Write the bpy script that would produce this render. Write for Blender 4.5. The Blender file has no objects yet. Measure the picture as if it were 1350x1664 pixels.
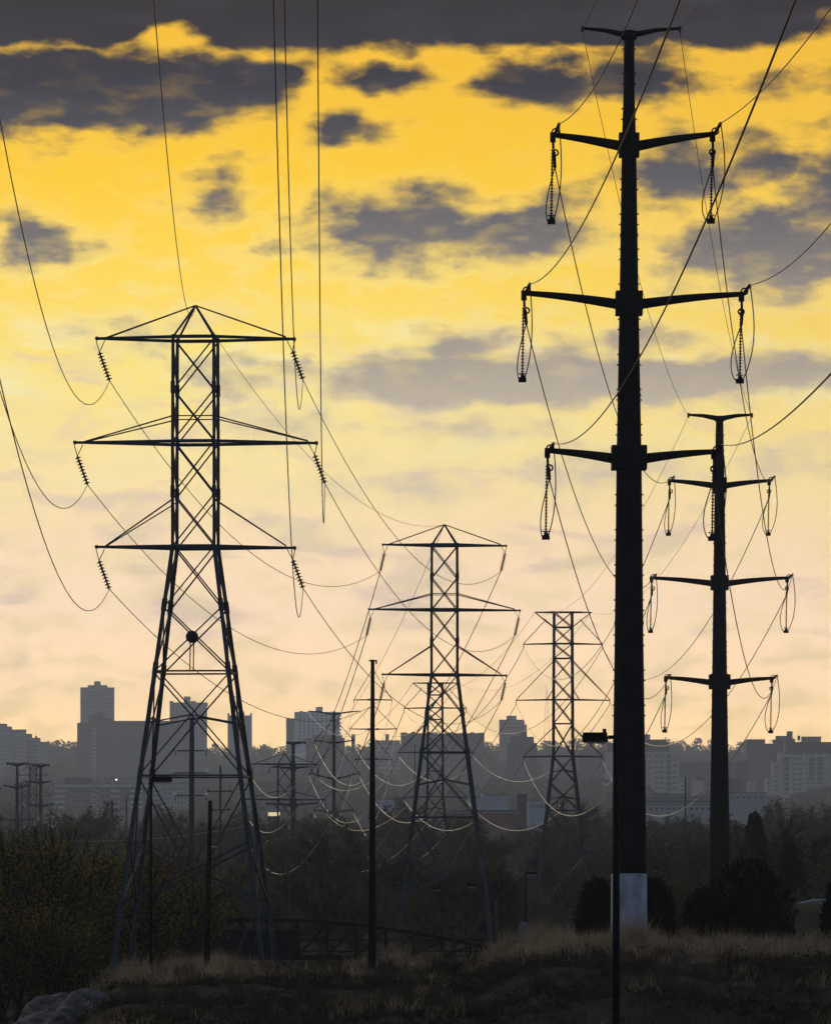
import bpy, math, random
import numpy as np
from mathutils import Vector, Matrix

# ------------------------------------------------------------------ camera
F = 8000.0          # focal length in photograph pixels (1350 x 1664)
YH = 1440.0         # picture row of the horizon
sc = bpy.context.scene
cam = bpy.data.cameras.new('camera'); camo = bpy.data.objects.new('camera', cam)
sc.collection.objects.link(camo); sc.camera = camo
cam.sensor_fit = 'VERTICAL'; cam.sensor_height = 36.0; cam.sensor_width = 36.0 * 1350 / 1664
cam.lens = 36.0 * F / 1664
cam.shift_y = (YH - 832) / 1664
camo.location = (0, 0, 0); camo.rotation_euler = (math.radians(90), 0, 0)
cam.clip_start = 1.0; cam.clip_end = 20000
sc.view_settings.view_transform = 'Standard'; sc.view_settings.look = 'None'
sc.view_settings.gamma = 1; sc.view_settings.exposure = 0.0
sc.view_settings.use_curve_mapping = False
sc.render.engine = 'CYCLES'
sc.cycles.use_denoising = True
sc.cycles.max_bounces = 6; sc.cycles.diffuse_bounces = 2; sc.cycles.glossy_bounces = 2
sc.cycles.transmission_bounces = 3; sc.cycles.transparent_max_bounces = 8; sc.cycles.volume_bounces = 0
sc.cycles.sample_clamp_indirect = 4.0; sc.cycles.use_adaptive_sampling = True; sc.cycles.adaptive_threshold = 0.02
SUN_EL, SUN_AZ = math.radians(23), math.radians(-22.0)

def lin(r, g, b):
    f = lambda v: (v / 255) / 12.92 if v <= 10.3 else ((v / 255 + .055) / 1.055) ** 2.4
    return (f(r), f(g), f(b), 1.0)

# ------------------------------------------------------------------ world: evening sky
def build_world():
    w = bpy.data.worlds.new('World'); sc.world = w; w.use_nodes = True
    nt = w.node_tree; N = nt.nodes; L = nt.links; N.clear()
    def node(t, **k):
        n = N.new(t)
        for a, v in k.items(): setattr(n, a, v)
        return n
    def setin(n, i, v):
        if isinstance(v, bpy.types.NodeSocket): L.new(v, n.inputs[i])
        else: n.inputs[i].default_value = v
    def M(op, a, b=0.0, c=0.0, clamp=False):
        n = node('ShaderNodeMath', operation=op, use_clamp=clamp)
        setin(n, 0, a); setin(n, 1, b); setin(n, 2, c); return n.outputs[0]
    def V(op, a, b=(0, 0, 0), c=(0, 0, 0)):
        n = node('ShaderNodeVectorMath', operation=op)
        setin(n, 0, a)
        if op not in ('LENGTH',): setin(n, 1, b)
        if op == 'MULTIPLY_ADD': setin(n, 2, c)
        return n.outputs['Value'] if op == 'LENGTH' else n.outputs[0]
    def comb(x, y, z=0.0):
        n = node('ShaderNodeCombineXYZ'); setin(n, 0, x); setin(n, 1, y); setin(n, 2, z); return n.outputs[0]
    def smooth(x, a, b, lo=0.0, hi=1.0):
        n = node('ShaderNodeMapRange', interpolation_type='SMOOTHSTEP'); setin(n, 0, x)
        n.inputs[1].default_value = a; n.inputs[2].default_value = b; n.inputs[3].default_value = lo; n.inputs[4].default_value = hi
        return n.outputs[0]
    def noise(vec, scale, detail=5, rough=.55, dist=0.0, col=False):
        n = node('ShaderNodeTexNoise', noise_dimensions='3D'); setin(n, 'Vector', vec)
        n.inputs['Scale'].default_value = scale; n.inputs['Detail'].default_value = detail
        n.inputs['Roughness'].default_value = rough; n.inputs['Distortion'].default_value = dist
        return n.outputs[1 if col else 0]
    def ramp(x, stops):
        n = node('ShaderNodeValToRGB'); e = n.color_ramp.elements
        while len(e) < len(stops): e.new(0.5)
        for i, (p, c) in enumerate(stops): e[i].position = p; e[i].color = c
        setin(n, 0, x); return n.outputs[0]
    def mix(f, a, b):
        n = node('ShaderNodeMix', data_type='RGBA'); setin(n, 0, f); setin(n, 6, a); setin(n, 7, b); return n.outputs[2]
    tc = node('ShaderNodeTexCoord'); sep = node('ShaderNodeSeparateXYZ'); L.new(tc.outputs['Generated'], sep.inputs[0])
    x, y, z = sep.outputs
    az = M('ARCTAN2', x, y)
    hor = M('SQRT', M('ADD', M('MULTIPLY', x, x), M('MULTIPLY', y, y)))
    el = M('ARCTAN2', z, hor)
    # angular chart of the sky: one unit = 1/80 radian; u grows to the right, v grows towards the ground (horizon = 14.4)
    u = M('MULTIPLY_ADD', az, 80.0, 6.75)
    v = M('MULTIPLY_ADD', el, -80.0, 14.40)
    c0 = comb(u, v)
    nz = noise(V('MULTIPLY', c0, (0.8, 1.3, 1)), 1.0, 2, .5, 0, True)
    nz2 = noise(V('MULTIPLY', c0, (1.9, 3.6, 1)), 1.0, 3, .5, 0, True)
    wv = V('ADD', V('MULTIPLY_ADD', nz, (.9, .5, 0), (-.45, -.25, 0)), V('MULTIPLY_ADD', nz2, (.3, .18, 0), (-.15, -.09, 0)))
    cw = V('ADD', c0, wv)
    fb = noise(V('MULTIPLY', c0, (.85, 1.7, 1)), 1.25, 8, .56)
    fb3 = noise(V('MULTIPLY', c0, (.9, 2.2, 1)), 1.3, 4, .5)
    fb2 = noise(V('MULTIPLY', c0, (.5, 1.5, 1)), 1.0, 5, .58, .5)
    sepw = node('ShaderNodeSeparateXYZ'); L.new(cw, sepw.inputs[0]); vw = sepw.outputs[1]; uw = sepw.outputs[0]
    # cloud banks: centre, half size, weight
    banks = [(1.1, 1.6, 3.2, .72, 1.5), (3.5, 1.42, 1.7, .52, 1.3), (4.5, 1.36, .9, .36, 1.0), (0.0, 2.2, .8, .35, .7), (4.0, 1.75, .7, .3, .65),
             (6.25, 1.47, 1.1, .30, 1.0), (5.65, 2.16, .75, .30, 1.0),
             (8.75, 1.42, 1.05, .46, 1.12), (10.4, 1.32, 1.15, .5, 1.12), (7.9, 1.55, .8, .25, .45), (12.7, 1.5, 1.5, .28, .62),
             (6.6, 3.75, 1.7, .66, 1.08), (8.2, 3.85, 1.6, .48, .95), (7.0, 3.3, 1.9, .34, .6), (9.2, 3.4, .9, .5, .5),
             (3.65, 3.2, .75, .5, .72), (0.6, 4.05, 1.0, .4, .85), (4.3, 4.1, .9, .22, .5), (0.2, 3.6, .6, .3, .35),
             (11.2, 2.85, 1.3, .6, .95), (12.3, 2.7, 1.2, .6, .8), (13.5, 3.15, 1.1, .6, 1.0), (12.6, 4.15, 1.8, .72, 1.2), (11.6, 4.3, 1.2, .4, .7), (11.0, 3.5, 1.6, .4, .45),
             (9.0, 6.22, 4.4, .46, 1.25), (12.2, 6.15, 1.6, .46, 1.1), (7.5, 5.62, .9, .34, .85), (10.2, 5.65, 1.4, .3, .7), (3.9, 6.2, 1.2, .45, .6),
             (7.6, 7.0, 1.5, .32, .62), (6.3, 7.9, 1.7, .4, .55), (9.6, 7.6, 1.9, .4, .5), (2.2, 5.5, 1.4, .4, .4), (12.4, 7.6, 1.6, .3, .5), (4.6, 7.0, 1.6, .35, .4)]
    tot = None
    for bx, by, rx, ry, wt in banks:
        ln = V('LENGTH', V('MULTIPLY_ADD', cw, (1 / rx, 1 / ry, 0), (-bx / rx, -by / ry, 0)))
        d = M('MULTIPLY', smooth(ln, 0.0, 1.65, 1.0, 0.0), wt)
        tot = d if tot is None else M('MAXIMUM', tot, d)
    # the heavy deck that fills everything above, with its ragged lower edge and two breaks
    deck = smooth(vw, .5, 1.22, 1.45, 0.0)
    for bx, by, rx, ry, wt in [(2.75, .72, .95, .42, 1.0), (14.2, .6, 1.7, .8, 1.2), (9.5, 1.25, 5.5, .3, .35)]:
        ln = V('LENGTH', V('MULTIPLY_ADD', cw, (1 / rx, 1 / ry, 0), (-bx / rx, -by / ry, 0)))
        deck = M('SUBTRACT', deck, M('MULTIPLY', smooth(ln, 0, 1.2, 1, 0), wt))
    tot = M('MAXIMUM', tot, deck)
    # beyond the stretch in view the same broken cloud goes on
    side = smooth(M('ABSOLUTE', M('SUBTRACT', u, 6.75)), 7.5, 11.0)
    tot = M('MAXIMUM', tot, M('MULTIPLY', side, smooth(fb2, .42, .62, .2, .95)))
    dens = M('ADD', M('MULTIPLY_ADD', tot, 1.3, -.27), M('MULTIPLY_ADD', fb, 2.2, -1.1))
    alpha = smooth(dens, -.05, .82)
    v01 = M('DIVIDE', v, 16.0, 0, True)
    def up(c, k): return (c[0] * k, c[1] * k, c[2] * k, 1)
    clear = ramp(v01, [(0.00, up(lin(240, 180, 0), 1.08)), (.10, up(lin(249, 193, 8), 1.06)), (.19, up(lin(253, 203, 26), 1.09)), (.28, up(lin(255, 215, 72), 1.12)),
                       (.38, up(lin(255, 227, 120), 1.14)), (.46, up(lin(255, 227, 152), 1.2)), (.55, up(lin(253, 221, 176), 1.32)), (.62, up(lin(251, 217, 180), 1.54)),
                       (.70, up(lin(255, 217, 166), 1.95)), (.80, up(lin(255, 208, 142), 2.45)), (1.0, up(lin(250, 196, 130), 2.6))])
    cloud = ramp(v01, [(0.00, lin(0, 4, 24)), (.09, lin(18, 27, 50)), (.15, lin(60, 63, 76)), (.24, lin(102, 100, 106)),
                       (.37, lin(160, 150, 150)), (.43, lin(192, 178, 170)), (.50, lin(222, 203, 184)), (.60, lin(230, 210, 192)), (1.0, up(lin(240, 206, 168), 1.3))])
    cloud = mix(M('MULTIPLY', M('MULTIPLY', smooth(fb2, .42, .68), smooth(v, 5.0, 3.0)), .12), cloud, lin(92, 94, 108))
    # soft lit texture of thin cloud lower down
    tex = M('MULTIPLY', M('SUBTRACT', fb2, .5), smooth(v, 4.6, 6.2))
    tex = M('MULTIPLY', tex, smooth(v, 12.5, 9.0))
    clear = mix(M('MULTIPLY', M('MULTIPLY', smooth(tex, .0, .13), .7), smooth(v, 9.0, 6.3)), clear, up(lin(255, 243, 186), 1.08))
    clear = mix(M('MULTIPLY', smooth(tex, .0, -.15), .62), clear, up(lin(226, 206, 190), 1.03))
    rim = M('MULTIPLY', smooth(dens, -.35, .02), smooth(v, 2.2, 5.5, .04, .38))
    clear = mix(rim, clear, up(lin(255, 238, 168), 1.05))
    # a little deeper gold away from the sun's side
    rightw = smooth(u, 4.0, 15.0)
    clear = mix(M('MULTIPLY', M('MULTIPLY', rightw, smooth(v, 11, 4)), .30), clear, lin(236, 182, 60))
    opac = smooth(v, 10.0, 3.0, .66, .985)
    opac = M('MULTIPLY', opac, M('SUBTRACT', 1.0, M('MULTIPLY', smooth(fb3, .48, .72), smooth(v, .8, 2.5, .0, .25))))
    sun_side = mix(M('MULTIPLY', alpha, opac), clear, cloud)
    # rest of the sky: dusk blue from the sky model under broken grey cloud
    sky = node('ShaderNodeTexSky', sky_type='NISHITA', sun_disc=False)
    sky.sun_elevation = SUN_EL; sky.sun_rotation = SUN_AZ; sky.air_density = 1.2; sky.dust_density = 1.5
    nish = node('ShaderNodeVectorMath', operation='SCALE'); L.new(sky.outputs[0], nish.inputs[0]); nish.inputs[3].default_value = 0.02
    dusk = mix(.65, nish.outputs[0], (.165, .215, .315, 1))
    away = smooth(M('ABSOLUTE', az), .55, 1.7)
    high = smooth(el, .20, .75)
    f = M('MAXIMUM', away, high)
    col = mix(f, sun_side, dusk)
    # below the horizon the dome is dim earth
    col = mix(smooth(el, -.004, -.05), col, (.03, .03, .035, 1))
    bg = node('ShaderNodeBackground'); L.new(col, bg.inputs[0]); bg.inputs[1].default_value = 1.15
    out = node('ShaderNodeOutputWorld'); L.new(bg.outputs[0], out.inputs[0])
    try: w.cycles.sampling_method = 'MANUAL'; w.cycles.sample_map_resolution = 1024
    except Exception: pass
build_world()

sun = bpy.data.lights.new('sun', 'SUN'); suno = bpy.data.objects.new('sun', sun); sc.collection.objects.link(suno)
sun.energy = 0.6; sun.angle = math.radians(10); sun.color = (1.0, .82, .58)
sd = Vector((math.sin(SUN_AZ) * math.cos(SUN_EL), math.cos(SUN_AZ) * math.cos(SUN_EL), math.sin(SUN_EL)))
suno.rotation_euler = sd.to_track_quat('Z', 'Y').to_euler()

# ------------------------------------------------------------------ helpers
C = sc.collection
def P(px, py, d): return Vector(((px - 675) * d / F, d, (YH - py) * d / F))
def X_(px, d): return (px - 675) * d / F
def Z_(py, d): return (YH - py) * d / F

MATS = {}
def mat(name, col, rough=.7, metal=0.0, var=.25, scale=1.0, col2=None, transl=0.0, bump=0.0, emis=None, stretch=(1, 1, 1), spec=.5):
    if name in MATS: return MATS[name]
    m = bpy.data.materials.new(name); m.use_nodes = True; nt = m.node_tree; N = nt.nodes; L = nt.links
    b = N['Principled BSDF']; b.inputs['Roughness'].default_value = rough; b.inputs['Metallic'].default_value = metal
    b.inputs['Specular IOR Level'].default_value = spec
    g = N.new('ShaderNodeNewGeometry'); mp = N.new('ShaderNodeMapping'); mp.inputs['Scale'].default_value = stretch
    L.new(g.outputs['Position'], mp.inputs[0])
    n = N.new('ShaderNodeTexNoise'); n.inputs['Scale'].default_value = scale; n.inputs['Detail'].default_value = 6; n.inputs['Roughness'].default_value = .65
    L.new(mp.outputs[0], n.inputs['Vector'])
    c2 = col2 if col2 else tuple(c * (1 - var) for c in col)
    r = N.new('ShaderNodeValToRGB'); e = r.color_ramp.elements
    e[0].position = .36; e[1].position = .64; e[0].color = (*c2, 1); e[1].color = (*(col if col2 else tuple(min(1, c * (1 + var)) for c in col)), 1)
    L.new(n.outputs[0], r.inputs[0]); L.new(r.outputs[0], b.inputs['Base Color'])
    if bump:
        bp = N.new('ShaderNodeBump'); bp.inputs['Strength'].default_value = bump; L.new(n.outputs[0], bp.inputs['Height']); L.new(bp.outputs[0], b.inputs['Normal'])
    if transl:
        t = N.new('ShaderNodeBsdfTranslucent'); L.new(r.outputs[0], t.inputs[0])
        ms = N.new('ShaderNodeMixShader'); ms.inputs[0].default_value = transl
        L.new(b.outputs[0], ms.inputs[1]); L.new(t.outputs[0], ms.inputs[2]); L.new(ms.outputs[0], N['Material Output'].inputs[0])
    if emis:
        b.inputs['Emission Color'].default_value = (*emis[0], 1); b.inputs['Emission Strength'].default_value = emis[1]
    MATS[name] = m; return m

def tag(o, label=None, cat=None, group=None, kind=None):
    if label: o['label'] = label
    if cat: o['category'] = cat
    if group: o['group'] = group
    if kind: o['kind'] = kind
    return o
def empty(name, loc, label, cat, group=None):
    o = bpy.data.objects.new(name, None); C.objects.link(o); o.location = loc; o.empty_display_size = .5
    return tag(o, label, cat, group)

class MB:
    def __init__(s): s.v = []; s.f = []
    def add(s, vs, fs):
        o = len(s.v); s.v += [tuple(q) for q in vs]; s.f += [tuple(i + o for i in f) for f in fs]; return s
    def box(s, x0, x1, y0, y1, z0, z1):
        return s.add([(x0, y0, z0), (x1, y0, z0), (x1, y1, z0), (x0, y1, z0), (x0, y0, z1), (x1, y0, z1), (x1, y1, z1), (x0, y1, z1)],
                     [(0, 3, 2, 1), (4, 5, 6, 7), (0, 1, 5, 4), (1, 2, 6, 5), (2, 3, 7, 6), (3, 0, 4, 7)])
    def tube(s, pts, rad, n=6, cap=True):
        pts = [Vector(p) for p in pts]; m = len(pts)
        if not hasattr(rad, '__len__'): rad = [rad] * m
        t0 = (pts[1] - pts[0]).normalized()
        up = Vector((0, 0, 1)) if abs(t0.z) < .9 else Vector((0, 1, 0))
        vs = []; fs = []
        for i, p in enumerate(pts):
            t = (pts[min(i + 1, m - 1)] - pts[max(i - 1, 0)])
            t = t.normalized() if t.length > 1e-9 else t0
            a = up - t * up.dot(t)
            if a.length < 1e-6: a = t.orthogonal()
            a.normalize(); b = t.cross(a); up = a
            for k in range(n):
                q = 2 * math.pi * (k + .5) / n
                vs.append(p + a * (math.cos(q) * rad[i]) + b * (math.sin(q) * rad[i]))
        for i in range(m - 1):
            for k in range(n):
                k2 = (k + 1) % n
                fs.append((i * n + k, i * n + k2, (i + 1) * n + k2, (i + 1) * n + k))
        if cap: fs.append(tuple(range(n - 1, -1, -1))); fs.append(tuple((m - 1) * n + k for k in range(n)))
        return s.add(vs, fs)
    def bar(s, a, b, w, h=None):
        a = Vector(a); b = Vector(b); h = h or w
        t = (b - a).normalized(); up = Vector((0, 0, 1)) if abs(t.z) < .95 else Vector((0, 1, 0))
        r = t.cross(up).normalized(); q = r.cross(t)
        r *= w / 2; q *= h / 2
        vs = [a - r - q, a + r - q, a + r + q, a - r + q, b - r - q, b + r - q, b + r + q, b - r + q]
        return s.add(vs, [(0, 3, 2, 1), (4, 5, 6, 7), (0, 1, 5, 4), (1, 2, 6, 5), (2, 3, 7, 6), (3, 0, 4, 7)])
    def taper(s, a, b, w0, h0, w1, h1):
        a = Vector(a); b = Vector(b); t = (b - a).normalized(); up = Vector((0, 0, 1)) if abs(t.z) < .95 else Vector((0, 1, 0))
        r = t.cross(up).normalized(); q = r.cross(t); vs = []
        for p, w, h in ((a, w0, h0), (b, w1, h1)):
            vs += [p - r * w / 2 - q * h / 2, p + r * w / 2 - q * h / 2, p + r * w / 2 + q * h / 2, p - r * w / 2 + q * h / 2]
        return s.add(vs, [(0, 3, 2, 1), (4, 5, 6, 7), (0, 1, 5, 4), (1, 2, 6, 5), (2, 3, 7, 6), (3, 0, 4, 7)])
    def torus(s, c, R, r, ax=1, n=16, m=6):
        vs = []; fs = []
        for i in range(n):
            a = 2 * math.pi * i / n
            for j in range(m):
                b = 2 * math.pi * j / m; rr = R + r * math.cos(b); w = r * math.sin(b)
                q = [rr * math.cos(a), w, rr * math.sin(a)] if ax == 1 else ([rr * math.cos(a), rr * math.sin(a), w] if ax == 2 else [w, rr * math.cos(a), rr * math.sin(a)])
                vs.append((c[0] + q[0], c[1] + q[1], c[2] + q[2]))
        for i in range(n):
            for j in range(m):
                fs.append((i * m + j, ((i + 1) % n) * m + j, ((i + 1) % n) * m + (j + 1) % m, i * m + (j + 1) % m))
        return s.add(vs, fs)
    def mesh(s, name, off=(0, 0, 0), smooth=False):
        me = bpy.data.meshes.new(name)
        me.from_pydata([(a - off[0], b - off[1], c - off[2]) for a, b, c in s.v], [], s.f); me.update()
        if smooth: me.polygons.foreach_set('use_smooth', [True] * len(me.polygons))
        return me
    def obj(s, name, m, parent=None, smooth=False):
        off = parent_loc(parent)
        me = s.mesh(name, off, smooth); me.materials.append(m)
        o = bpy.data.objects.new(name, me); C.objects.link(o)
        if parent: o.parent = parent
        return o
def parent_loc(p):
    l = Vector((0, 0, 0))
    while p is not None: l += p.location; p = p.parent
    return l
def inst(name, me, parent, loc=(0, 0, 0), rot=None, scale=None):
    o = bpy.data.objects.new(name, me); C.objects.link(o); o.parent = parent; o.location = loc
    if rot is not None: o.rotation_euler = rot
    if scale is not None: o.scale = scale
    return o
def np_mesh(name, V, Fq, m, smooth=False):
    """V (n,3), Fq (k,3|4) arrays -> mesh"""
    me = bpy.data.meshes.new(name); k = Fq.shape[1]
    me.vertices.add(len(V)); me.vertices.foreach_set('co', np.ascontiguousarray(V, dtype=np.float32).ravel())
    me.loops.add(Fq.size); me.loops.foreach_set('vertex_index', np.ascontiguousarray(Fq, dtype=np.int32).ravel())
    me.polygons.add(len(Fq)); me.polygons.foreach_set('loop_start', np.arange(0, Fq.size, k, dtype=np.int32))
    me.polygons.foreach_set('loop_total', np.full(len(Fq), k, dtype=np.int32))
    if smooth: me.polygons.foreach_set('use_smooth', np.ones(len(Fq), dtype=bool))
    me.update(); me.validate(); me.materials.append(m); return me
def link(name, me, parent=None, loc=(0, 0, 0)):
    o = bpy.data.objects.new(name, me); C.objects.link(o); o.location = loc
    if parent: o.parent = parent
    return o
UNIT = {}
def beam(name, a, b, t, m, parent, t2=None):
    """a straight steel member: shared unit box, scaled"""
    if m.name not in UNIT:
        me = MB().box(-.5, .5, -.5, .5, 0, 1).mesh('beam'); me.materials.append(m); UNIT[m.name] = me
    a = Vector(a); b = Vector(b); d = b - a
    o = bpy.data.objects.new(name, UNIT[m.name]); C.objects.link(o); o.parent = parent
    o.location = a - parent_loc(parent); o.rotation_mode = 'QUATERNION'; o.rotation_quaternion = d.to_track_quat('Z', 'Y')
    o.scale = (t, t2 or t, d.length); return o

# ------------------------------------------------------------------ materials
m_core = mat('weathering_steel', (.014, .013, .014), .75, 0, .3, .8, bump=.05, spec=.08)
m_galv = mat('galvanised_steel', (.055, .06, .07), .55, .6, .3, 1.5)
m_galvd = mat('aged_galvanised_steel', (.04, .044, .05), .6, .5, .3, 1.5)
m_paint = mat('pale_pole_paint', (.40, .43, .50), .8, 0, .2, 1.1, col2=(.22, .19, .21), bump=.2, stretch=(1.6, 1.6, .8))
m_wood = mat('creosoted_wood', (.026, .020, .016), .85, 0, .35, 2.0, stretch=(3, 3, .3), spec=.08)
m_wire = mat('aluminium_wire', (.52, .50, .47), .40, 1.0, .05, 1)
m_backlitwire = mat('backlit_dark_wire', (.10, .095, .088), .5, 1.0, .05, 1)  # same conductors in a darker colour, painting backlit spans without sky sheen
m_ins = mat('brown_porcelain', (.030, .021, .018), .6, 0, .2, 3, spec=.15)
m_glassins = mat('pale_glass_insulator', (.7, .75, .72), .08, 0, .05, 3)
m_blackmetal = mat('black_painted_metal', (.008, .008, .010), .7, 0, .2, 2, spec=.08)
m_lens = mat('lamp_lens', (.5, .5, .48), .15, 0, .05, 2)
m_red = mat('red_lens', (.5, .02, .015), .2, 0, .1, 2)
m_glow = mat('lamp_and_glint', (1, .8, .45), .4, 0, .0, 1, emis=((1, .75, .35), 6.0))
m_sign = mat('warning_disc', (.03, .03, .032), .6, 0, .2, 2, spec=.08)

# ------------------------------------------------------------------ terrain
CREST = [(-200, -14), (-40, -11.5), (-26, -9.6), (-19.5, -8.0), (-16.5, -6.6), (-14.7, -5.6), (-13.6, -4.6), (-12.5, -4.2), (-9, -4.0), (-6, -3.95), (-2, -3.92), (2.75, -3.75),
         (4, -3.25), (5.1, -2.9), (9.8, -2.72), (12.5, -2.95), (17.7, -3.0), (40, -3.2), (200, -4)]
def FD(d): return d if d < 1250 else 1250 + (d - 1250) * 2.0
FAR = [(236, -4.2), (262, -6.6), (300, -7.5), (700, -8.5), (1000, -6)] + [(FD(y), z * FD(y) / y) for y, z in [(1250, 0), (1400, 4.4), (1800, 15.8), (2300, 28.8), (2600, 37.4), (2900, 47.9), (3200, 60), (3600, 77.4), (3900, 91.7), (4200, 107.6), (4600, 125), (5200, 110)]]
def ip(t, x): return np.interp(x, [a for a, _ in t], [b for _, b in t])
def sstep(a, b, x):
    t = np.clip((x - a) / (b - a), 0, 1); return t * t * (3 - 2 * t)
def fnoise(x, y, s, seed=0):
    r = np.random.RandomState(seed); o = 0
    for k in range(4):
        a, b, p, q = r.uniform(-1, 1, 4); o = o + np.sin(x / s * (1.3 + a) + y / s * (.7 + b) + p * 6) * np.sin(y / s * (1.2 + p) - x / s * (.5 + q) + b * 6)
    return o / 2
def ground(x, y):
    x = np.asarray(x, float); y = np.asarray(y, float)
    cr = ip(CREST, x * 210 / np.maximum(y, 150))
    near = ip([(-100, -2), (0, -2.0), (60, -6.0), (120, -7.6), (150, -7.0)], y)
    t = sstep(140, 200, y); z1 = near * (1 - t) + cr * t
    t2 = sstep(236, 275, y)
    bank = sstep(14, 22, x * 300 / np.maximum(y, 240)) * sstep(380, 330, y)
    fz = ip(FAR, y) * 1.0 + 5.9 * bank * sstep(236, 262, y) + 2.3 * sstep(5, 8, x * 330 / np.maximum(y, 240)) * sstep(400, 350, y) * (1 - bank) * sstep(236, 300, y)
    z = z1 * (1 - t2) + fz * t2
    a = sstep(150, 180, y) * (1 - sstep(250, 300, y))
    z = z + a * (.16 * fnoise(x, y, 3.1, 3) + .07 * fnoise(x, y, 1.2, 5))
    fa = sstep(600, 1500, y)
    return z + fa * 5 * fnoise(x, y, 330, 8)
def gz(x, y): return float(ground(x, y))

m_soil = mat('dark_soil', (.034, .028, .021), 1.0, 0, .3, .35, col2=(.018, .018, .013), bump=.3, spec=.05)
m_far = mat('wooded_ground', (.055, .050, .036), .95, 0, .3, .02)
def build_ground():
    ys = np.concatenate([np.linspace(-90, 140, 16), np.linspace(146, 262, 140), np.linspace(264, 400, 60), np.linspace(410, 1400, 50), np.linspace(1450, 8000, 70)])
    ss = np.sinh(np.linspace(-3, 3, 221)) / np.sinh(3)
    Yg, Sg = np.meshgrid(ys, ss, indexing='ij'); Xg = Sg * (90 + .36 * np.maximum(Yg, 0))
    Vv = np.stack([Xg, Yg, ground(Xg, Yg)], -1).reshape(-1, 3); nx = len(ss)
    i = np.arange(len(ys) - 1)[:, None] * nx + np.arange(nx - 1)[None, :]
    Fq = np.stack([i, i + 1, i + 1 + nx, i + nx], -1).reshape(-1, 4)
    tag(link('ground', np_mesh('ground', Vv, Fq, m_soil, True)), 'dark grassy hillside and valley floor', None, None, 'structure')
build_ground()

# ------------------------------------------------------------------ insulator meshes (shared)
def lathe(prof, n=10):
    mb = MB(); vs = []; fs = []
    for r, z in prof:
        for k in range(n):
            q = 2 * math.pi * k / n; vs.append((r * math.cos(q), r * math.sin(q), z))
    for i in range(len(prof) - 1):
        for k in range(n):
            fs.append((i * n + k, i * n + (k + 1) % n, (i + 1) * n + (k + 1) % n, (i + 1) * n + k))
    return mb.add(vs, fs)
def string_mesh(length, discs, R, r, m, name='insulator_string'):
    prof = [(r, 0)]; p = length / discs
    for i in range(discs):
        z = -p * (i + .15)
        prof += [(r, z), (r * 1.6, z - p * .1), (R, z - p * .42), (R * .92, z - p * .5), (r * 1.3, z - p * .5), (r, z - p * .62)]
    prof += [(r, -length), (0.001, -length)]
    me = lathe(prof).mesh(name, smooth=False); me.materials.append(m); return me
ME_STRING = string_mesh(1.0, 9, .105, .028, m_ins)          # unit length, scaled per tower
ME_ROD = string_mesh(1.0, 22, .0165, .0062, m_ins)
def hang(name, me, top, bot, parent, fat=None):
    d = Vector(bot) - Vector(top); o = bpy.data.objects.new(name, me); C.objects.link(o); o.parent = parent
    o.location = Vector(top) - parent_loc(parent); o.rotation_mode = 'QUATERNION'; o.rotation_quaternion = (-d).to_track_quat('Z', 'Y')
    s = d.length; f = fat or s; o.scale = (f, f, s); return o

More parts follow.
